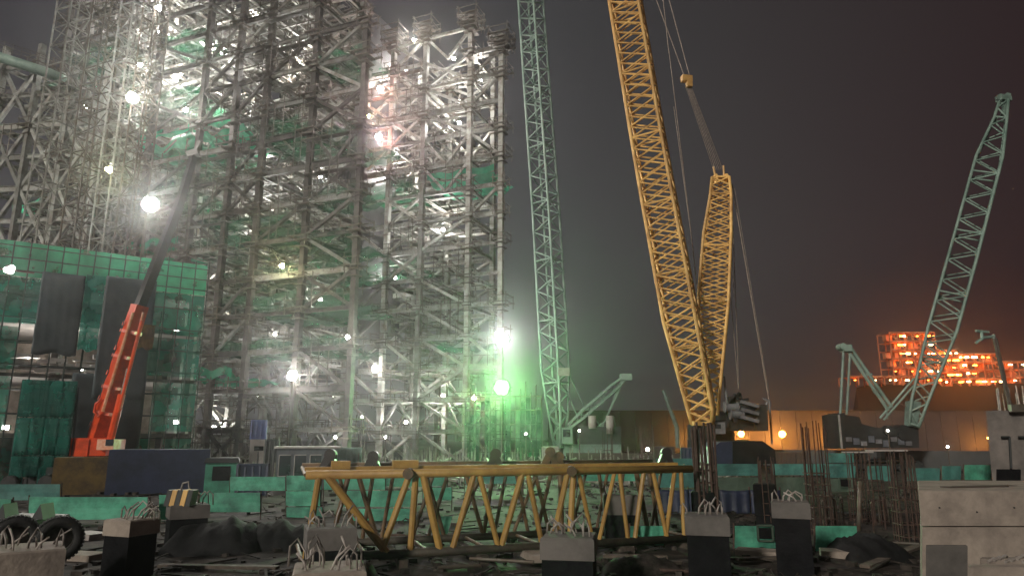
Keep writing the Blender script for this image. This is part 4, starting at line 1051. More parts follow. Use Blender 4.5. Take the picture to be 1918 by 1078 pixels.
B = [(52, 930, 279, 972, 33.5, 'panel_green', 'long green barrier sheet behind the tyres and the hooked pedestal'),
     (-60, 934, 22, 974, 33, 'panel_green', 'green barrier sheet cut by the left edge of the picture'),
     (298, 926, 349, 972, 34.5, 'panel_green', 'short green barrier sheet left of the striped hook block'),
     (373, 922, 488, 958, 35, 'panel_green', 'green barrier sheet right of the striped hook block'),
     (-40, 906, 114, 936, 42, 'panel_cyan', 'dim teal barrier at the far left, below the mustard skip'),
     (430, 892, 535, 918, 46, 'panel_green', 'bright green barrier sheet under the grey cabin'),
     (536, 890, 602, 918, 44, 'panel_green', 'green barrier sheet just left of the truss end post'),
     (535, 919, 600, 947, 38, 'panel_green', 'middle green sheet stacked left of the truss end post'),
     (536, 949, 604, 978, 36, 'panel_green', 'lowest green sheet stacked left of the truss end post'),
     (606, 890, 722, 916, 43, 'panel_green', 'green sheet seen through the first bay of the yellow truss'),
     (640, 918, 774, 948, 38, 'panel_green', 'wide green sheet behind the big yellow diagonal'),
     (652, 952, 772, 976, 35, 'panel_green', 'lower green sheet behind the big yellow diagonal'),
     (712, 890, 838, 910, 45, 'panel_green', 'upper green sheet behind the second truss bay'),
     (792, 912, 846, 936, 40, 'panel_green', 'green sheet right of the double yellow post'),
     (1080, 884, 1202, 900, 48, 'panel_green', 'narrow green strip behind the right part of the truss'),
     (1228, 858, 1306, 880, 52, 'panel_cyan', 'pale cyan sheet over the right end of the truss'),
     (1226, 882, 1310, 912, 46, 'panel_cyan', 'cyan sheet directly behind the right end of the truss'),
     (1180, 984, 1244, 1020, 26.5, 'panel_green', 'low green sheet with pale marks behind the last truss posts'),
     (1338, 868, 1424, 890, 44, 'panel_cyan', 'cyan barrier strip below the covered stack'),
     (1444, 868, 1600, 889, 46, 'panel_cyan', 'long cyan barrier strip in front of the sodium lamp'),
     (1338, 893, 1424, 920, 41, 'panel_olive', 'olive sheet below the cyan strip of the covered stack'),
     (1450, 893, 1512, 936, 40, 'panel_olive', 'olive sheet with a dark frame beside the dark shaft'),
     (1545, 872, 1602, 894, 43, 'panel_cyan', 'cyan sheet between the rebar columns'),
     (1548, 896, 1600, 920, 41, 'panel_olive', 'olive green sheet between the rebar columns under the cyan one'),
     (1376, 984, 1466, 1026, 26, 'panel_green', 'green sheet with a square opening between the two black pedestals'),
     (1528, 984, 1604, 1031, 25.5, 'panel_green', 'dark green sheet right of the rightmost black pedestal'),
     (1546, 848, 1600, 866, 56, 'panel_cyan', 'small far cyan sheet under the right crane counterweight'),
     (1700, 876, 1760, 900, 50, 'panel_cyan', 'far green sheet with dark smears above the pale concrete block'),
     (1764, 872, 1800, 898, 53, 'panel_cyan', 'upright far green sheet above the pale concrete block'),
     (1806, 870, 1856, 898, 51, 'panel_green', 'far green sheet beside the concrete house'),
     (1625, 872, 1668, 900, 50, 'panel_cyan', 'far cyan sheet behind the thin pole'),
     (870, 885, 980, 905, 50, 'panel_cyan', 'faint cyan strip behind the middle of the truss')]
for i, b in enumerate(B):
    barrier(*b, hole=('square opening' in b[6] or 'between the rebar columns under' in b[6]))
barrier(822, 962, 846, 1002, 30, 'panel_green', 'tilted green sheet leaning behind the double yellow post', lean=-9, posts=False, n=1) if False else barrier(815, 966, 838, 1002, 28, 'panel_green', 'tilted green sheet leaning behind the double yellow post', lean=9, posts=False, n=1)
# navy cloth fence
a, b = at(1232, 915, 38), at(1462, 917, 38)
T = Thing('cloth_fence', 'navy blue cloth fence behind the black pedestals', 'fence', ((a.x + b.x) / 2, 38, 0))
zb_ = at(1300, 964, 38).z
for i in range(4):
    p, q = a.lerp(b, i / 4 + .004), a.lerp(b, (i + 1) / 4 - .004); g = Geo()
    g.sheet(V((p.x, 38, zb_)), V((q.x, 38, zb_)), q, p, 12, 6, lambda u, v, P: V((0, .07 * math.sin(u * 17 + i) * (1.2 - v), .06 * math.sin(u * 3.14) * -v)), .02); T.part('cloth', g, 'navy', smooth=True)
pp = Pool(T, 'post', 'rebar', 'tube')
for i in range(5): p = a.lerp(b, i / 4) + V((0, .1, 0)); pp.add((p.x, p.y, -.2), p + V((0, 0, .15)), .08)
pp.flush()
g = Geo(); g.bar((a.x + 4, 37.6, zb_ - .15), (b.x, 37.6, zb_ - .15), .25, .18); T.part('kerb_board', g, 'white')

# ------------------------------------------------------------------ foundation pedestals
def hooks(T, a, b, d, z, n, mt, seed, hh=.45, parent=None):
    r = random.Random(seed)
    for i in range(n):
        t = (i + .5) / n; p = a.lerp(b, t) + V((r.uniform(-.05, .05), r.uniform(.1, .9) * d, 0)); p.z = z - .05
        k = r.choice([-1, 1]) * r.uniform(.12, .45); h = hh * r.uniform(.6, 1.25)
        if r.random() < .5: pts = [p, p + V((k * .1, 0, h * .5)), p + V((k * .6, 0, h)), p + V((k, 0, h * .72)), p + V((k * 1.05, .02, 0))]
        else: pts = [p, p + V((k * .3, .02, h * .55)), p + V((k, .04, h))]
        g = Geo(); g.path(pts, .024, 6); T.part('anchor_bar', g, mt, smooth=True)
PG = 'concrete foundation pedestals with black wrapped shafts'
def pedestal(x0, x1, yt, yj, Y, ang, label, mt='concrete', nh=7, hmt='rebar_pale', hh=.45, zbot=-.3, over=.04, shaft='black_wrap', seed=0, dp=None):
    a, b = at(x0, yt, Y), at(x1, yt, Y); c = (a + b) / 2; zt = (a.z + b.z) / 2; zj = at((x0 + x1) / 2, yj, Y).z
    W = (b.x - a.x); k = abs(math.cos(ang)) + abs(math.sin(ang)); s_ = W / k; ang -= math.atan2(c.x, Y); D = dp or s_
    T = Thing('foundation_pedestal', label, 'pedestal', (c.x, c.y + D * k / 2, zbot), PG)
    cc = V((c.x, c.y + D * k / 2, 0))
    def solid(z0, z1, o, nm, m, bev=.04):
        g = Geo(); P = []
        for z, e in ((z0, 0), (z1 - bev, 0), (z1, -bev)):
            for x, y in ((-1, -1), (1, -1), (1, 1), (-1, 1)):
                X, Yy = x * (s_ / 2 + o + e), y * (D / 2 + o + e); P.append((cc.x + X * math.cos(ang) - Yy * math.sin(ang), cc.y + X * math.sin(ang) + Yy * math.cos(ang), z))
        g.v = P; g.f = [(3, 2, 1, 0), (8, 9, 10, 11)] + [(r * 4 + i, r * 4 + (i + 1) % 4, r * 4 + 4 + (i + 1) % 4, r * 4 + 4 + i) for r in range(2) for i in range(4)]
        return T.part(nm, g, m)
    solid(zj, zt, 0, 'cap', mt); solid(zbot, zj - .004, -over, 'shaft', shaft, .01)
    hooks(T, cc - V((s_ * .42, s_ * .4, 0)), cc + V((s_ * .42, -s_ * .4, 0)), D * .8, zt, nh, hmt, seed, hh)
    return T
pedestal(-70, 66, 1034, 1120, 16.5, 0, 'largest concrete pedestal with pale bent bars at the bottom left corner', nh=11, hh=.42, seed=1)
pedestal(174, 272, 975, 1006, 19.6, .70, 'concrete capped pedestal on a black shaft right of the big tyres', nh=11, hh=.42, seed=2)
pedestal(297, 374, 946, 972, 26, .12, 'pedestal behind the hooked one, bearing a black and yellow striped lifting block', nh=5, seed=3, mt='concrete_grey')
pedestal(556, 656, 990, 1032, 20.5, .10, 'concrete pedestal standing behind the end post of the yellow truss', nh=8, seed=4, mt='concrete_grey', hh=.55)
pedestal(532, 668, 1072, 1110, 15.5, 0, 'low pedestal at the bottom edge with large pale bent plates, left of the big diagonal', nh=12, hh=.55, seed=5)
pedestal(1015, 1127, 1008, 1050, 18.2, -.10, 'pale round edged pedestal in front of the middle of the truss', nh=9, seed=6, mt='concrete_grey', hh=.5)
pedestal(1132, 1200, 926, 964, 27, .05, 'dim grey pedestal seen through the right bays of the truss', nh=4, seed=7, mt='concrete_grey')
pedestal(1292, 1376, 966, 1003, 20, .03, 'dark topped pedestal left of the green sheet with the square opening', nh=6, seed=8, mt='concrete_grey', hh=.5)
pedestal(1458, 1528, 940, 971, 20.8, .02, 'rightmost pedestal with a tall black shaft right of the green sheet with the square opening', nh=5, seed=9, mt='concrete_grey', hh=.35)
# striped lifting block on the pedestal
q = at(338, 946, 26.3)
T = Thing('lifting_block', 'black and yellow striped hook block lying on a pedestal', 'hook block', q)
for i in range(5): g = Geo(); g.bar(q + V((-.42 + i * .19, 0, 0)), q + V((-.32 + i * .19, 0, .55)), .17, .5, (0, 1, 0)); T.part('cheek_plate', g, 'yellow' if i % 2 else 'machine')
g = Geo(); g.path([q + V((.1, -.3, .55)), q + V((.15, -.3, .8)), q + V((.35, -.3, .85)), q + V((.4, -.3, .6))], .04, 6); T.part('hook', g, 'rebar_pale')
# starter columns of bare rebar
def rebar_column(x0, x1, yt, Y, n, label, seed, z0=-.2, mt='rebar', ties=True, rr_=.023):
    r = random.Random(seed); a, b = at(x0, yt, Y), at(x1, yt, Y); T = Thing('rebar_column', label, 'rebar column', ((a.x + b.x) / 2, Y, 0), 'starter columns of bare rebar')
    W = b.x - a.x; c = V(((a.x + b.x) / 2, Y + W / 2, 0)); pts = []
    for i in range(n):
        t = 4 * i / n; k = int(t); u = t - k; e = [(-1, -1), (1, -1), (1, 1), (-1, 1), (-1, -1)]
        pts.append(c + V(((e[k][0] * (1 - u) + e[k + 1][0] * u) * W / 2, (e[k][1] * (1 - u) + e[k + 1][1] * u) * W / 2, 0)))
    pp = Pool(T, 'bar', mt, 'tube')
    for p in pts: pp.add(p + V((0, 0, z0)), p + V((r.uniform(-.06, .06), r.uniform(-.06, .06), a.z * r.uniform(.93, 1.02))), rr_ * 2)
    pp.flush()
    if ties:
        pt = Pool(T, 'tie', mt, 'box'); z = z0 + .3
        while z < a.z * .62:
            for i in range(4):
                e = [(-1, -1), (1, -1), (1, 1), (-1, 1), (-1, -1)]; p = c + V((e[i][0] * W / 2, e[i][1] * W / 2, z)); q = c + V((e[i + 1][0] * W / 2, e[i + 1][1] * W / 2, z)); pt.add(p, q, .035)
            z += .45
        pt.flush()
rebar_column(1202, 1224, 796, 56, 12, 'slim rebar column standing behind the right part of the truss', 1)
rebar_column(1130, 1146, 800, 60, 8, 'faint rebar column right of the green crane body', 2)
rebar_column(1303, 1335, 792, 27, 16, 'dense dark rebar column directly below the yellow boom foot', 3, rr_=.045, z0=.5)
rebar_column(1424, 1452, 856, 29, 10, 'short rebar column rising from the dark shaft right of the covered stack', 4, z0=.5)
rebar_column(1510, 1546, 790, 30, 14, 'tall rebar column in front of the sodium lit wall', 5, rr_=.026)
rebar_column(1592, 1612, 846, 34, 8, 'rebar column left of the thin pole', 6)
rebar_column(1628, 1650, 850, 33, 8, 'rebar column right of the thin pole', 7)
rebar_column(1676, 1712, 846, 28, 16, 'pale dense rebar column left of the concrete blocks', 8, rr_=.022)
rebar_column(978, 998, 838, 48, 8, 'rebar column below the green lamp behind the truss', 9)
rebar_column(1888, 1930, 722, 41, 10, 'pale rebar sticking up from the concrete house at the right edge', 10, z0=5.0, mt='rebar_pale', rr_=.04)
pedestal(1300, 1342, 921, 968, 27, 0, 'black shaft carrying the dense dark rebar column', nh=0, mt='black_wrap')
pedestal(1418, 1458, 906, 966, 29, 0, 'black shaft carrying the short rebar column', nh=0, mt='black_wrap')
one('pole', Geo().tube(gnd(1608, 990) + V((0, 0, -.1)), at(1611, 900, gnd(1608, 990).y), .09, 8), 'scaf', 'single pale thin pole standing among the rebar left of the concrete blocks', 'pole', gnd(1608, 990), smooth=True)
# small bars field (1530-1680, 925-965)
for i in range(26):
    x = 1530 + rnd.random() * 150; Y = 30 + rnd.random() * 5; a = at(x, 930 + rnd.random() * 14, Y); g = Geo(); 
    g.tube(V((a.x, Y, -.1)), a, .035, 6); g.tube(a, a + V((rnd.uniform(-.12, .12), 0, .12)), .035, 6)
    one('starter_bar', g, 'rebar' if i % 3 else 'scaf', 'single upright starter bar in the low field of bars left of the concrete blocks', 'rebar', (a.x, Y, 0), 'low field of starter bars')

# ------------------------------------------------------------------ yellow truss (crane boom section)
YA, YB_ = V((-6.32, 22.0, 0)), V((6.62, 26.4, 0))
tdir = (YB_ - YA).normalized(); tn = V((-tdir.y, tdir.x, 0)); TD = 2.9
T = Thing('boom_section', 'yellow lattice crane boom section lying across the foreground', 'boom section', (YA + YB_) / 2 + tn * TD / 2)
zt_n, zt_f = hit(580, 889, YA, YB_).z, hit(580, 866, YA + tn * TD, YB_ + tn * TD).z
ZB = .28
g = Geo(); g.tube(YA + V((0, 0, zt_n)), YB_ + V((0, 0, zt_n)), .135, 12); T.part('chord', g, 'ochre', smooth=True)
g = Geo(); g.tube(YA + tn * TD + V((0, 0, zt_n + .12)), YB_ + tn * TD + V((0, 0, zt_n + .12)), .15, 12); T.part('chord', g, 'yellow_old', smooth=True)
for o, m_ in ((0, 'dark_brown'), (TD, 'dark_brown')):
    g = Geo(); g.tube(YA + tn * o + tdir * .4 + V((0, 0, ZB)), YB_ + tn * o - tdir * .3 + V((0, 0, ZB)), .14, 12); T.part('chord', g, m_, smooth=True, label='dark brown bottom chord')
g = Geo(); g.bar(YA + tn * TD * .35 + V((0, 0, zt_n + .14)), YB_ + tn * TD * .35 + V((0, 0, zt_n + .14)), .20, .12); T.part('top_plate', g, 'ochre')
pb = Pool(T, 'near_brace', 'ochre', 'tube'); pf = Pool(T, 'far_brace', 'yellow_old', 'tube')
def nb(x0, x1, w_=.19, o=0, pool=None):
    P0, P1 = YA + tn * o, YB_ + tn * o
    a = hit(x0, 889 - (x0 - 580) * .019, P0, P1); a.z = zt_n
    ra = hit(x1, 1050, P0, P1); b = V((ra.x, ra.y, ZB)); (pool or pb).add(a, b, w_ * 1.05)
for x0, x1, w_ in ((598, 572, .2), (612, 726, .24), (768, 712, .2), (779, 768, .2), (792, 824, .22), (889, 846, .19), (897, 934, .17), (979, 938, .2), (988, 1016, .17), (1064, 1034, .2), (1074, 1068, .2), (1083, 1112, .15), (1152, 1122, .14), (1160, 1178, .14), (1206, 1190, .16), (1222, 1252, .15), (1264, 1248, .15), (1275, 1284, .15)):
    nb(x0, x1, w_)
for x0, x1, w_ in ((655, 618, .17), (668, 706, .17), (738, 712, .13), (795, 832, .15), (905, 850, .15), (842, 800, .14), (925, 905, .15), (1000, 1030, .15), (1010, 960, .13), (1050, 1052, .2), (1100, 1070, .13), (1190, 1215, .2), (1170, 1150, .13), (1240, 1222, .13), (632, 668, .12), (700, 676, .14), (870, 905, .15), (950, 925, .13), (965, 990, .13), (1035, 1005, .15), (1120, 1140, .14), (1140, 1118, .12), (1215, 1235, .13), (815, 770, .13)):
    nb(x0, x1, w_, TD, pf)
pb.flush(); pf.flush()
pc = Pool(T, 'cross_brace', 'yellow_old', 'tube')
for i in range(8):
    t = i / 7; q = YA.lerp(YB_, t); pc.add(q + V((0, 0, zt_n)), q + tn * TD + V((0, 0, zt_n + .12)), .13); pc.add(q + V((0, 0, ZB)), q + tn * TD + V((0, 0, ZB)), .12)
    if i < 7: q2 = YA.lerp(YB_, (i + 1) / 7); pc.add(q + V((0, 0, zt_n)), q2 + tn * TD + V((0, 0, zt_n + .12)), .10)
pc.flush()
for x in (766, 1070): q = hit(x, 886, YA, YB_); q.z = zt_n; g = Geo(); g.lathe(q - V((0, .26, 0)), (0, 1, 0), [(0, .05), (0, .17), (.5, .17), (.5, .05)], 16); T.part('pin_joint', g, 'yellow_old', smooth=False)
for (x0, x1) in ((620, 655), (735, 782)): p, q = hit(x0, 878, YA + tn * .9, YB_ + tn * .9), hit(x1, 878, YA + tn * .9, YB_ + tn * .9); p.z = q.z = zt_n + .26; g = Geo(); g.bar(p, q, .3, .26); T.part('lug_plate', g, 'ochre')
for (x, s_, m_) in ((616, .5, 'boom_dark'), (697, .42, 'boom_dark'), (926, .5, 'brown'), (1028, .55, 'yellow_old'), (1044, .35, 'yellow_old'), (1246, .5, 'boom_dark')):
    P0, P1 = YA + tn * TD * .8, YB_ + tn * TD * .8; q = hit(x, 868, P0, P1); q.z = zt_n + .1
    g = Geo(); g.bar(q + V((-s_ * .35, 0, 0)), q + V((s_ * .15, 0, s_)), .34, .26); g.bar(q + V((s_ * .5, 0, 0)), q + V((s_ * .05, 0, s_ * .85)), .28, .2); g.lathe(q + V((.05, -.16, s_ * .9)), (0, 1, 0), [(0, .04), (0, .2), (.3, .2), (.3, .04)], 12)
    T.part('sheave_bracket', g, m_, label='rusty sheave bracket')
# timber sleepers carrying the section
for i, t in enumerate((.03, .22, .41, .60, .79, .97)):
    q = YA.lerp(YB_, t); g = Geo(); g.bar(q - tn * .5 + V((0, 0, .03)), q + tn * (TD + .5) + V((0, 0, .03)), .26, .24)
    one('timber_sleeper', g, 'timber', 'mud covered timber sleeper under the yellow boom section, ' + ['at its left end', 'second from its left end', 'third from its left end', 'third from its right end', 'second from its right end', 'at its right end'][i], 'timber', q + tn * TD / 2, 'sleepers under the yellow boom section')

# ------------------------------------------------------------------ tyres and trailer tail at the left
def tyre(c, R, wdt, ax, label):
    T = Thing('tyre', label, 'tyre', c - V((0, 0, R)), 'big tyres at the left edge'); ax = V(ax).normalized()
    h = wdt / 2; rs = R * .56
    g = Geo(); g.lathe(c, ax, [(-h * .8, rs), (-h, rs * 1.12), (-h * 1.08, R * .78), (-h * .95, R * .93), (-h * .75, R), (-h * .3, R * 1.01), (h * .3, R * 1.01), (h * .75, R), (h * .95, R * .93), (h * 1.08, R * .78), (h, rs * 1.12), (h * .8, rs)], 36)
    g.f = g.f[:-2]; o = T.part('rubber_ring', g, 'rubber', smooth=True)
    g = Geo()
    for k in range(36):
        t = 2 * math.pi * k / 36; x = ax.cross(V((0, 0, 1))).normalized(); y = ax.cross(x); d_ = x * math.cos(t) + y * math.sin(t)
        for sg in (-1, 1): g.bar(c + d_ * R * .985 + ax * (sg * h * .1), c + d_ * R * .985 + ax * (sg * h * .9) + x.cross(d_) * 0, .07, .06, d_)
    T.part('tread', g, 'rubber', kind='stuff')
    g = Geo(); g.lathe(c, ax, [(-h * .85, rs * .98), (-h * .8, rs * 1.02), (h * .8, rs * 1.02), (h * .85, rs * .98)], 28); g.f = g.f[:-2]
    rim = T.part('rim', g, 'rim', smooth=True)
    g = Geo(); g.lathe(c, ax, [(-.10, .05), (-.10, rs * .35), (-.02, rs * .96), (.04, rs * .96), (-.04, rs * .3), (-.04, .05)], 24); T.part('wheel_disc', g, 'rim', rim, smooth=True)
tyre(at(110, 1008, 20.5), .60, .50, (-.75, 1, 0), 'big worn tyre with its rim showing, right of its twin')
tyre(at(28, 1006, 20.9), .60, .50, (-.75, 1, 0), 'big dark tyre cut by the left edge, left of its twin')
T = Thing('flatbed_trailer', 'dark trailer tail with triangular mudguards above the big tyres', 'trailer', at(20, 960, 22.3))
g = Geo(); g.bar(at(-60, 968, 22.6), at(100, 972, 22.6), 1.6, .16); T.part('bed', g, 'machine')
for x in (0, 70):
    a, b, c_ = at(x - 12, 972, 21.6), at(x + 10, 972, 21.6), at(x + 6, 943, 21.6); g = Geo(); g.v = [tuple(p) for p in (a, b, c_, a + V((0, .6, 0)), b + V((0, .6, 0)), c_ + V((0, .6, 0)))]; g.f = [(0, 1, 2), (5, 4, 3), (0, 3, 4, 1), (1, 4, 5, 2), (2, 5, 3, 0)]; T.part('mudguard', g, 'machine')
g = Geo(); g.tube(at(28, 1006, 20.9), at(118, 1004, 23), .12, 8); T.part('axle', g, 'machine')

# ------------------------------------------------------------------ dark heap and ground clutter
def heap(x0, x1, yt, Y, d, mt, label, seed, name='covered_heap'):
    a, b = at(x0, yt, Y), at(x1, yt, Y); r = random.Random(seed); ph = r.uniform(0, 9); g = Geo()
    nu, nv = 30, 12; W = b.x - a.x
    for j in range(nv + 1):
        for i in range(nu + 1):
            u, v = i / nu, j / nv
            e = max(0, min(1, 5 * u, 5 * (1 - u))) ** .6 * max(0, math.sin(math.pi * v)) ** .5
            g.v.append((a.x + W * u, Y + d * v, -.15 + (a.z + .1) * e * (.88 + .10 * math.sin(u * 11 + ph) + .07 * math.sin(v * 9 + u * 23 + ph) + .06 * r.uniform(-1, 1))))
    for j in range(nv):
        for i in range(nu): k = j * (nu + 1) + i; g.f.append((k, k + 1, k + nu + 2, k + nu + 1))
    one(name, g, mt, label, 'heap', ((a.x + b.x) / 2, Y + d / 2, 0), smooth=True)
heap(285, 470, 976, 24.5, 3, 'tarp_dark', 'black tarpaulin heap right of the hooked pedestal', 1)
heap(415, 570, 980, 25.5, 3, 'tarp_dark', 'black tarpaulin heap ending at the truss end post', 2)
heap(1130, 1290, 1042, 21.2, 1.5, 'debris', 'dark earth heap in front of the right truss bays', 3, 'earth_heap')
heap(1600, 1735, 1008, 23, 3, 'tarp_dark', 'black plastic covered heap left of the concrete blocks', 4)
heap(600, 700, 1055, 19.8, 1.4, 'debris', 'earth heap at the foot of the big yellow diagonal', 5, 'earth_heap')
# loose planks and pipes on the mud
WHERE = ['behind the black tarpaulin heap, upper one', 'behind the black tarpaulin heap, lower one', 'between the two leftmost pedestals', 'under the double yellow post', 'behind the big yellow diagonal', 'in front of the middle truss bays', 'left of the pale round edged pedestal', 'right of the dim grey pedestal', 'below the green sheet with the square opening', 'nearest the camera between the two black shafts', 'at the bottom edge left of the dark topped pedestal', 'right of the rightmost pedestal', 'beside the big tyres', 'before the right truss bays', 'left of the large concrete block joint', 'among the starter bars', 'slanting towards the large concrete block', 'along the bottom edge left of the bent plates', 'at the foot of the big yellow diagonal', 'at the bottom edge below the truss middle', 'beside the dark topped pedestal foot']
spots = [(330, 1008, 470, 1012, 'timber'), (330, 1016, 560, 1022, 'timber'), (130, 1040, 186, 1043, 'concrete'), (760, 1008, 860, 1012, 'timber'), (690, 1000, 790, 1003, 'rebar'), (880, 1045, 1000, 1052, 'scaf'),
         (990, 1030, 1020, 1046, 'concrete'), (1130, 1020, 1190, 1024, 'timber'), (1380, 1032, 1470, 1038, 'concrete'), (1380, 1046, 1460, 1044, 'timber'), (1150, 1060, 1290, 1070, 'rebar'), (1536, 1034, 1600, 1037, 'concrete'),
         (150, 1000, 186, 1004, 'white'), (1130, 1040, 1250, 1042, 'timber'), (1640, 1014, 1722, 1018, 'scaf'), (1560, 958, 1660, 964, 'machine'), (1620, 1060, 1720, 1022, 'timber'), (300, 1058, 520, 1062, 'timber'), (710, 1046, 760, 1040, 'rebar'), (820, 1062, 900, 1058, 'scaf'), (1240, 1054, 1290, 1050, 'timber')]
for i, (x0, y0, x1, y1, mt_) in enumerate(spots):
    a, b = gnd(x0, y0, .08), gnd(x1, y1, .08); g = Geo(); nm = 'plank'
    if mt_ in ('rebar', 'scaf'): g.tube(a, b, .055, 8); nm = 'pipe'
    elif mt_ in ('concrete', 'white'): g.bar(a, b, .8, .22); nm = 'slab'
    else: g.bar(a, b, .3, .09)
    one('loose_' + nm, g, mt_, {'plank': 'loose muddy plank ', 'pipe': 'loose thin pipe ', 'slab': 'loose pale slab '}[nm] + WHERE[i], nm, (a + b) / 2, 'loose ' + nm + 's on the dark ground')
g = Geo(); r = random.Random(12)
for i in range(3000):
    Y = 20 + 80 * r.random() ** 1.6; x = r.uniform(-.8, .8) * Y; z = ground_z(x, Y); s_ = r.uniform(.03, .16) * (1 + Y / 60)
    if r.random() < .35: t = r.uniform(0, 3.14); l = s_ * r.uniform(3, 9); g.bar((x, Y, z + .04), (x + l * math.cos(t), Y + l * math.sin(t), z + .04 + r.uniform(0, .12)), s_ * .4, s_ * .25)
    else: g.box((x, Y, z + s_ * .25), s_ * 1.4, s_, s_ * .8, r.uniform(0, 3))
one('debris', g, 'debris', 'scattered stones, offcuts and lumps of mud on the ground', 'debris', (0, 40, 0), kind='stuff')
g = Geo()
for i in range(1500):
    Y = r.uniform(58, 100); x = r.uniform(-.46, .32) * Y; s_ = r.uniform(.15, .7)
    t = r.random()
    if t < .45: g.box((x, Y, s_ * .4), s_ * 1.5, s_, s_, r.uniform(0, 3))
    elif t < .7: g.tube((x, Y, 0), (x + r.uniform(-.2, .2), Y, r.uniform(1, 3)), .06, 5)
    else: a_ = r.uniform(0, 3.14); g.bar((x, Y, .3), (x + 3 * math.cos(a_), Y + 3 * math.sin(a_), .3 + r.uniform(0, 1.2)), .18)
one('yard_clutter', g, 'clutter', 'pale stacked materials covering the yard at the foot of the steel frames', 'materials', (0, 75, 0), kind='stuff')

# ------------------------------------------------------------------ concrete blocks at the right
def cblock(T, x0, y0, x1, y1, Y, d, name, mt, label=None, tx=0, inset=0):
    a0, b0, a1, b1 = at(x0 + tx, y1, Y), at(x1 + tx, y1, Y), at(x0, y0, Y), at(x1, y0, Y); b0.z = a0.z; b1.z = a1.z
    bev = .03; g = Geo(); D = V((a1.x / Y * d, d, 0)); e = V((bev, bev, 0)); f_ = V((-bev, bev, 0))
    g.v = [tuple(p) for p in (a0, b0, b0 + D, a0 + D, a1 - V((0, 0, bev)), b1 - V((0, 0, bev)), b1 + D - V((0, 0, bev)), a1 + D - V((0, 0, bev)), a1 + e, b1 + f_, b1 + D - e, a1 + D - f_)]
    g.f = [(3, 2, 1, 0), (8, 9, 10, 11)] + [(r_ * 4 + i, r_ * 4 + (i + 1) % 4, r_ * 4 + 4 + (i + 1) % 4, r_ * 4 + 4 + i) for r_ in range(2) for i in range(4)]
    return T.part(name, g, mt, None, label)
T = Thing('concrete_pier', 'large pale concrete block with a joint across it at the lower right edge', 'concrete block', at(1830, 1050, 17))
cblock(T, 1720, 918, 2040, 984, 17, 4, 'upper_block', 'concrete', tx=6)
cblock(T, 1727, 986, 2040, 1200, 17.05, 3.9, 'lower_block', 'concrete_light' if 'concrete_light' in MATS else 'concrete', 'greyer lower block')
cblock(T, 1734, 1020, 1812, 1200, 16.98, .3, 'recess_panel', 'concrete_grey', 'dark panel painted in for the shaded recess')  # raised dark panel stands in for a recess and its shade
g = Geo()
for i in range(4): q = at(1760 + i * 70, 950 + (i % 2) * 8, 16.99); g.lathe(q, (0, 1, 0), [(-.008, .0), (-.008, .018), (.01, .02)], 10)
T.part('tie_hole', g, 'machine')
T = Thing('concrete_kerb', 'pale concrete edge with a dark hollow at the bottom right corner', 'concrete block', at(1870, 1070, 13))
cblock(T, 1815, 1062, 2060, 1200, 13, .35, 'front_wall', 'concrete'); cblock(T, 1836, 1046, 2060, 1100, 15.6, .3, 'rear_wall', 'concrete')
for i in range(7): a = at(1850 + i * 11, 1052 - i % 3 * 3, 14.5); g = Geo(); g.path([a, a + V((.2, .1, .05)), a + V((.35, .3, 0))], .03, 6); T.part('anchor_bar', g, 'rebar_pale')
T = Thing('concrete_house', 'grey concrete block house carrying the light mast at the right edge', 'concrete block', at(1890, 905, 38))
cblock(T, 1846, 768, 2060, 912, 38, 6, 'wall', 'concrete_mid', tx=14)
cblock(T, 1866, 878, 1912, 912, 37.96, .3, 'opening', 'black_wrap')  # black slab stands in for the unlit inside of the opening
pp = Pool(T, 'pipe', 'machine', 'tube'); pp.add(at(1876, 818, 37.8), at(1891, 818, 37.8), .12); pp.add(at(1891, 818, 37.8), at(1894, 876, 37.8), .12); pp.add(at(1908, 818, 37.8), at(1926, 818, 37.8), .12); pp.flush()
g = Geo(); g.bar(at(1892, 764, 37.6), at(1960, 762, 37.6), .25, .4); T.part('coping', g, 'scaf')
T = Thing('plank_stack', 'dark boards lying on top of the large pale concrete block', 'boards', at(1840, 914, 18))
for i in range(5): a, b = at(1770 + i * 22, 913 - i, 18 + .4 * i), at(1880 + i * 16, 911 - i, 18.4 + .4 * i); g = Geo(); g.bar(a, b, .3, .06); T.part('plank', g, 'brown')

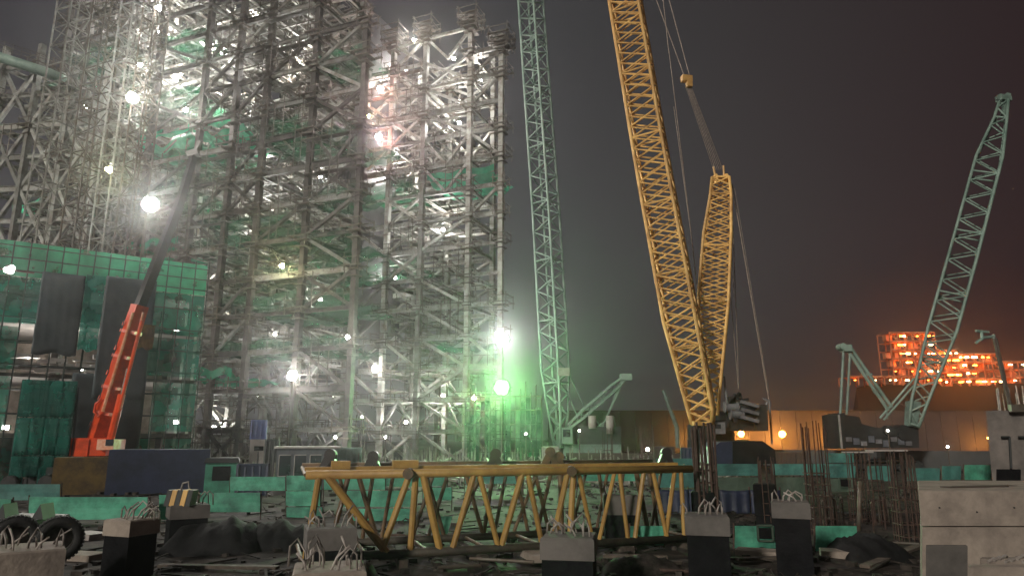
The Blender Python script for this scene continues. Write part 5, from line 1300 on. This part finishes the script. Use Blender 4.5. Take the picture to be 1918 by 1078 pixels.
# ------------------------------------------------------------------ floodlights
LG = 'lit floodlights'
LAMPS = [  # px, py, Y, colour, emissive, watts, size, label
 (248, 184, 78, (1, .94, .84), 'lamp_white', 7000, .9, 'bright warm white floodlight among the scaffold towers at the upper left'),
 (348, 206, 84, (1, .96, .88), 'lamp_white', 12000, .6, 'smaller white floodlight just above the bright green net'),
 (204, 318, 76, (.98, 1, .50), 'lamp_yellow', 5000, .65, 'greenish yellow floodlight above the netted building'),
 (281, 383, 61.9, (1, .97, .92), 'lamp_cool', 14000, 1.0, 'largest white floodlight left of the dark crane boom'),
 (528, 498, 84, (1, .95, .50), 'lamp_yellow', 9000, .6, 'yellow floodlight deep between the dark columns'),
 (18, 505, 52, (1, .96, .88), 'lamp_white', 3000, .6, 'white floodlight at the left edge under the green net band'),
 (712, 167, 100, (1, .78, .70), 'lamp_pink', 14000, .75, 'top one of the three pink lamps between block and tower'),
 (690, 218, 96, (1, .82, .55), 'lamp_yellow', 9000, .6, 'yellowish lamp, middle one of the three between block and tower'),
 (709, 257, 98, (1, .74, .82), 'lamp_cool', 15000, .8, 'lowest one of the three pinkish lamps between block and tower'),
 (775, 75, 106, (1, .95, .85), 'lamp_white', 9000, .5, 'small white lamp under the top beam of the pale tower'),
 (262, 122, 84, (1, .95, .86), 'lamp_white', 9000, .5, 'small white lamp above the warm floodlight at the upper left'),
 (297, 15, 90, (1, .96, .9), 'lamp_white', 9000, .6, 'white lamp near the top edge left of the first dark column'),
 (651, 631, 86, (1, .96, .9), 'lamp_white', 4000, .5, 'small white lamp low on the corner column of the dark block'),
 (548, 703, 78, (1, .97, .92), 'lamp_cool', 10000, .8, 'white floodlight low in the dark block above the grey cabin'),
 (703, 690, 92, (1, .97, .9), 'lamp_cool', 9000, .8, 'white floodlight low between the dark block and the pale tower'),
 (941, 636, 94.5, (1, .93, .97), 'lamp_cool', 24000, 1.25, 'big white floodlight right of the pale tower, above the green one'),
 (940, 725, 94, (.30, 1, .28), 'lamp_green', 50000, 1.5, 'big green floodlight at the foot of the pale tower'),
 (888, 745, 99, (1, .72, .55), 'lamp_pink', 3000, .65, 'small pinkish lamp left of the big green floodlight'),
 (515, 625, 88, (1, .96, .9), 'lamp_white', 3500, .4, 'small white lamp between dark columns under the wide net'),
 (678, 780, 90, (1, .96, .9), 'lamp_white', 2500, .35, 'tiny white lamp near the ground in the corner bay'),
 (722, 818, 92, (1, .92, .84), 'lamp_white', 2500, .35, 'tiny warm lamp at ground level behind the truss'),
 (985, 812, 92, (1, .85, .65), 'lamp_white', 900, .3, 'tiny warm lamp right of the green netted scaffold'),
 (1085, 806, 98, (1, .85, .65), 'lamp_white', 500, .28, 'tiny warm lamp on the green crane engine house'),
 (1213, 841, 55, (1, .92, .9), 'lamp_white', 250, .28, 'tiny white lamp at the foot of the slim rebar column'),
 (1775, 836, 80, (1, .9, .8), 'lamp_white', 300, .26, 'tiny lamp on a thin post right of the right crane'),
 (1663, 806, 81.5, (1, .85, .7), 'lamp_white', 200, .24, 'tiny lamp on the body of the right crane'),
 (628, 818, 84, (1, .95, .9), 'lamp_white', 2500, .35, 'tiny white lamp behind the grey cabin'),
 (1465, 812, 195, (1, .40, .06), 'lamp_orange', 9000, 1.3, 'orange sodium lamp right of the yellow crane, in front of the warehouse'),
 (1565, 808, 195, (1, .40, .06), 'lamp_orange', 6000, .8, 'orange sodium lamp beside the right crane counterweight'),
 (1293, 812, 195, (1, .48, .10), 'lamp_orange', 4500, .6, 'orange sodium lamp left of the yellow boom foot'),
 (1388, 812, 195, (1, .40, .06), 'lamp_orange', 9000, 1.2, 'orange sodium lamp shining under the yellow crane body'),
 (1852, 820, 195, (1, .40, .06), 'lamp_orange', 6000, .7, 'orange sodium lamp beside the concrete house'),
]
def face_y(px, py):      # just in front of the steel face the lamp hangs on
    if px < 655: return hit(px, py, LF, LF + DL).y - 3
    return hit(px, py, RF, RF + DL).y - 3
for (px, py, Y, c_, em, W_, s_, lab) in LAMPS:
    if Y > 62 and px < 930 and Y < 120: Y = face_y(px, py)
    if 190 < px < 300 and py < 330: Y = 72.5
    W_ *= (1.5 if s_ >= .75 else .8) * .55; s_ *= 1.6 if s_ >= .75 else 1.3  # lenses enlarged so that their size stands in for glare
    p = at(px, py, Y); T = Thing('floodlight', lab, 'floodlight', p, LG)
    tocam = (V((0, 0, H)) - p); tocam.z = min(tocam.z, 0) * .6; tocam.normalize()
    g = Geo(); g.lathe(p, tocam, [(-.25, s_ * .22), (-.12, s_ * .42), (0, s_ * .52), (.03, s_ * .52)], 14); T.part('housing', g, 'housing')
    x = tocam.cross(V((0, 0, 1))).normalized(); y = x.cross(tocam).normalized(); rl = random.Random(px * 3 + py)
    n_h = 6 if s_ > 1.1 else 3 if s_ > .7 else 1  # clustered heads added to give the glare an irregular outline
    for h_ in range(n_h):
        t = 2 * math.pi * h_ / n_h + rl.uniform(-.2, .2); rr_h = 0 if n_h == 1 else s_ * rl.uniform(.16, .24); k = s_ * (.36 if n_h == 1 else .26)
        c0 = p + x * (rr_h * math.cos(t)) + y * (rr_h * math.sin(t)) + tocam * (.04 + .012 * h_)
        g = Geo(); g.lathe(c0, tocam, [(0, k * .98), (.04, k), (.07, k * .7)], 12); T.part('lens', g, em)
    g = Geo()
    g.bar(p - x * s_ * .55, p - x * s_ * .55 - tocam * .4, .06); g.bar(p + x * s_ * .55, p + x * s_ * .55 - tocam * .4, .06); g.bar(p - x * s_ * .6 - tocam * .4, p + x * s_ * .6 - tocam * .4, .07)
    T.part('bracket', g, 'housing')
    g = Geo(); q = p - tocam * .42
    if p.z > 12 and px < 930: g.bar(q - x * 1.6, q + x * 1.6, .12); g.bar(q, q - tocam * 1.5, .1)
    else: g.tube(q, V((q.x, q.y, -.2)), .07, 6)
    T.part('mounting', g, 'scaf')
    sod = p.y > 140
    L = bpy.data.lights.new('flood', 'POINT' if sod else 'SPOT'); L.energy = W_ * (.95 if sod else 1.0); L.color = c_; L.shadow_soft_size = .12
    o = bpy.data.objects.new('flood', L); COL.objects.link(o); o.parent = T.e; o.location = tocam * .3
    if sod: o.location = V((0, .6, -1.2))
    else:
        L.spot_size = math.radians(165); L.spot_blend = 1.0; aim = V((tocam.x, tocam.y, tocam.z - .15))
        o.rotation_euler = aim.to_track_quat('-Z', 'Y').to_euler()
        L2 = bpy.data.lights.new('flood_spill', 'POINT'); L2.energy = W_ * (.22 if 'pink' in lab else .03 if W_ > 15000 and px > 930 else .16); L2.color = (1, .38, .32) if 'pink' in lab else c_; L2.shadow_soft_size = .2
        o2 = bpy.data.objects.new('flood_spill', L2); COL.objects.link(o2); o2.parent = T.e; o2.location = -tocam * .6
# work lamps deep inside the frames, seen only as glints between the beams
r = random.Random(31)
for i, (px, py, dep, W_) in enumerate([(300, 60, 8, 9000), (400, 90, 9, 9000), (480, 40, 10, 9000), (330, 150, 9, 7000), (560, 120, 9, 4500), (430, 200, 8, 6000), (300, 240, 8, 6000), (480, 300, 12, 5000), (600, 330, 12, 4000),
                                   (500, 430, 12, 4000), (420, 560, 12, 3500), (600, 560, 12, 3000), (480, 740, 8, 4500), (620, 740, 10, 4500), (400, 800, 9, 3000), (160, 200, 8, 5000), (120, 400, 8, 4000), (240, 300, 8, 5000)]):
    p = hit(px, py, LF + DN * dep, LF + DN * dep + DL); T = Thing('work_lamp', 'small work lamp deep inside the dark block, seen as a glint between beams', 'work lamp', p, 'work lamps deep in the frames')
    g = Geo(); g.box(p, .5, .3, .4); T.part('lens', g, 'lamp_white'); g = Geo(); g.box(p + V((0, .3, 0)), .6, .2, .5); T.part('housing', g, 'housing')
    L = bpy.data.lights.new('work_light', 'POINT'); L.energy = W_ * 1.25; L.color = (1, .98, .92); L.shadow_soft_size = .1
    o = bpy.data.objects.new('work_light', L); COL.objects.link(o); o.parent = T.e; o.location = (0, -.4, 0)
for i, (px, py, W_) in enumerate([(60, 690, 1300), (150, 690, 1300), (10, 800, 1100), (330, 620, 500), (330, 790, 500)]):
    p = hit(px, py, NA + bN * 4, NB + bN * 4); T = Thing('work_lamp', 'small work lamp behind the netting of the netted building', 'work lamp', p, 'work lamps in the netted building')
    g = Geo(); g.box(p, .4, .2, .3); T.part('lens', g, 'lamp_white'); g = Geo(); g.box(p + V((0, .25, 0)), .5, .2, .4); T.part('housing', g, 'housing')
    L = bpy.data.lights.new('work_light', 'POINT'); L.energy = W_ * 1.25; L.color = (1, .94, .86); L.shadow_soft_size = .1
    o = bpy.data.objects.new('work_light', L); COL.objects.link(o); o.parent = T.e; o.location = (0, -.4, 0)
for i, (px, py, dep, W_) in enumerate([(760, 130, 7, 5000), (850, 110, 7, 5000), (860, 230, 7, 6000), (740, 330, 7, 5000), (830, 430, 7, 4500), (740, 520, 7, 2500), (830, 740, 7, 3500), (760, 790, 5, 3000), (900, 150, 4, 3000)]):
    p = hit(px, py, RF + DN * dep, RF + DN * dep + DL); T = Thing('work_lamp', 'small work lamp glinting between the beams inside the pale tower', 'work lamp', p, 'work lamps deep in the frames')
    g = Geo(); g.box(p, .5, .3, .4); T.part('lens', g, 'lamp_white'); g = Geo(); g.box(p + V((0, .3, 0)), .6, .2, .5); T.part('housing', g, 'housing')
    L = bpy.data.lights.new('work_light', 'POINT'); L.energy = W_ * 1.25; L.color = (1, .96, .90); L.shadow_soft_size = .1
    o = bpy.data.objects.new('work_light', L); COL.objects.link(o); o.parent = T.e; o.location = (0, -.4, 0)
print('objects', len(bpy.data.objects))
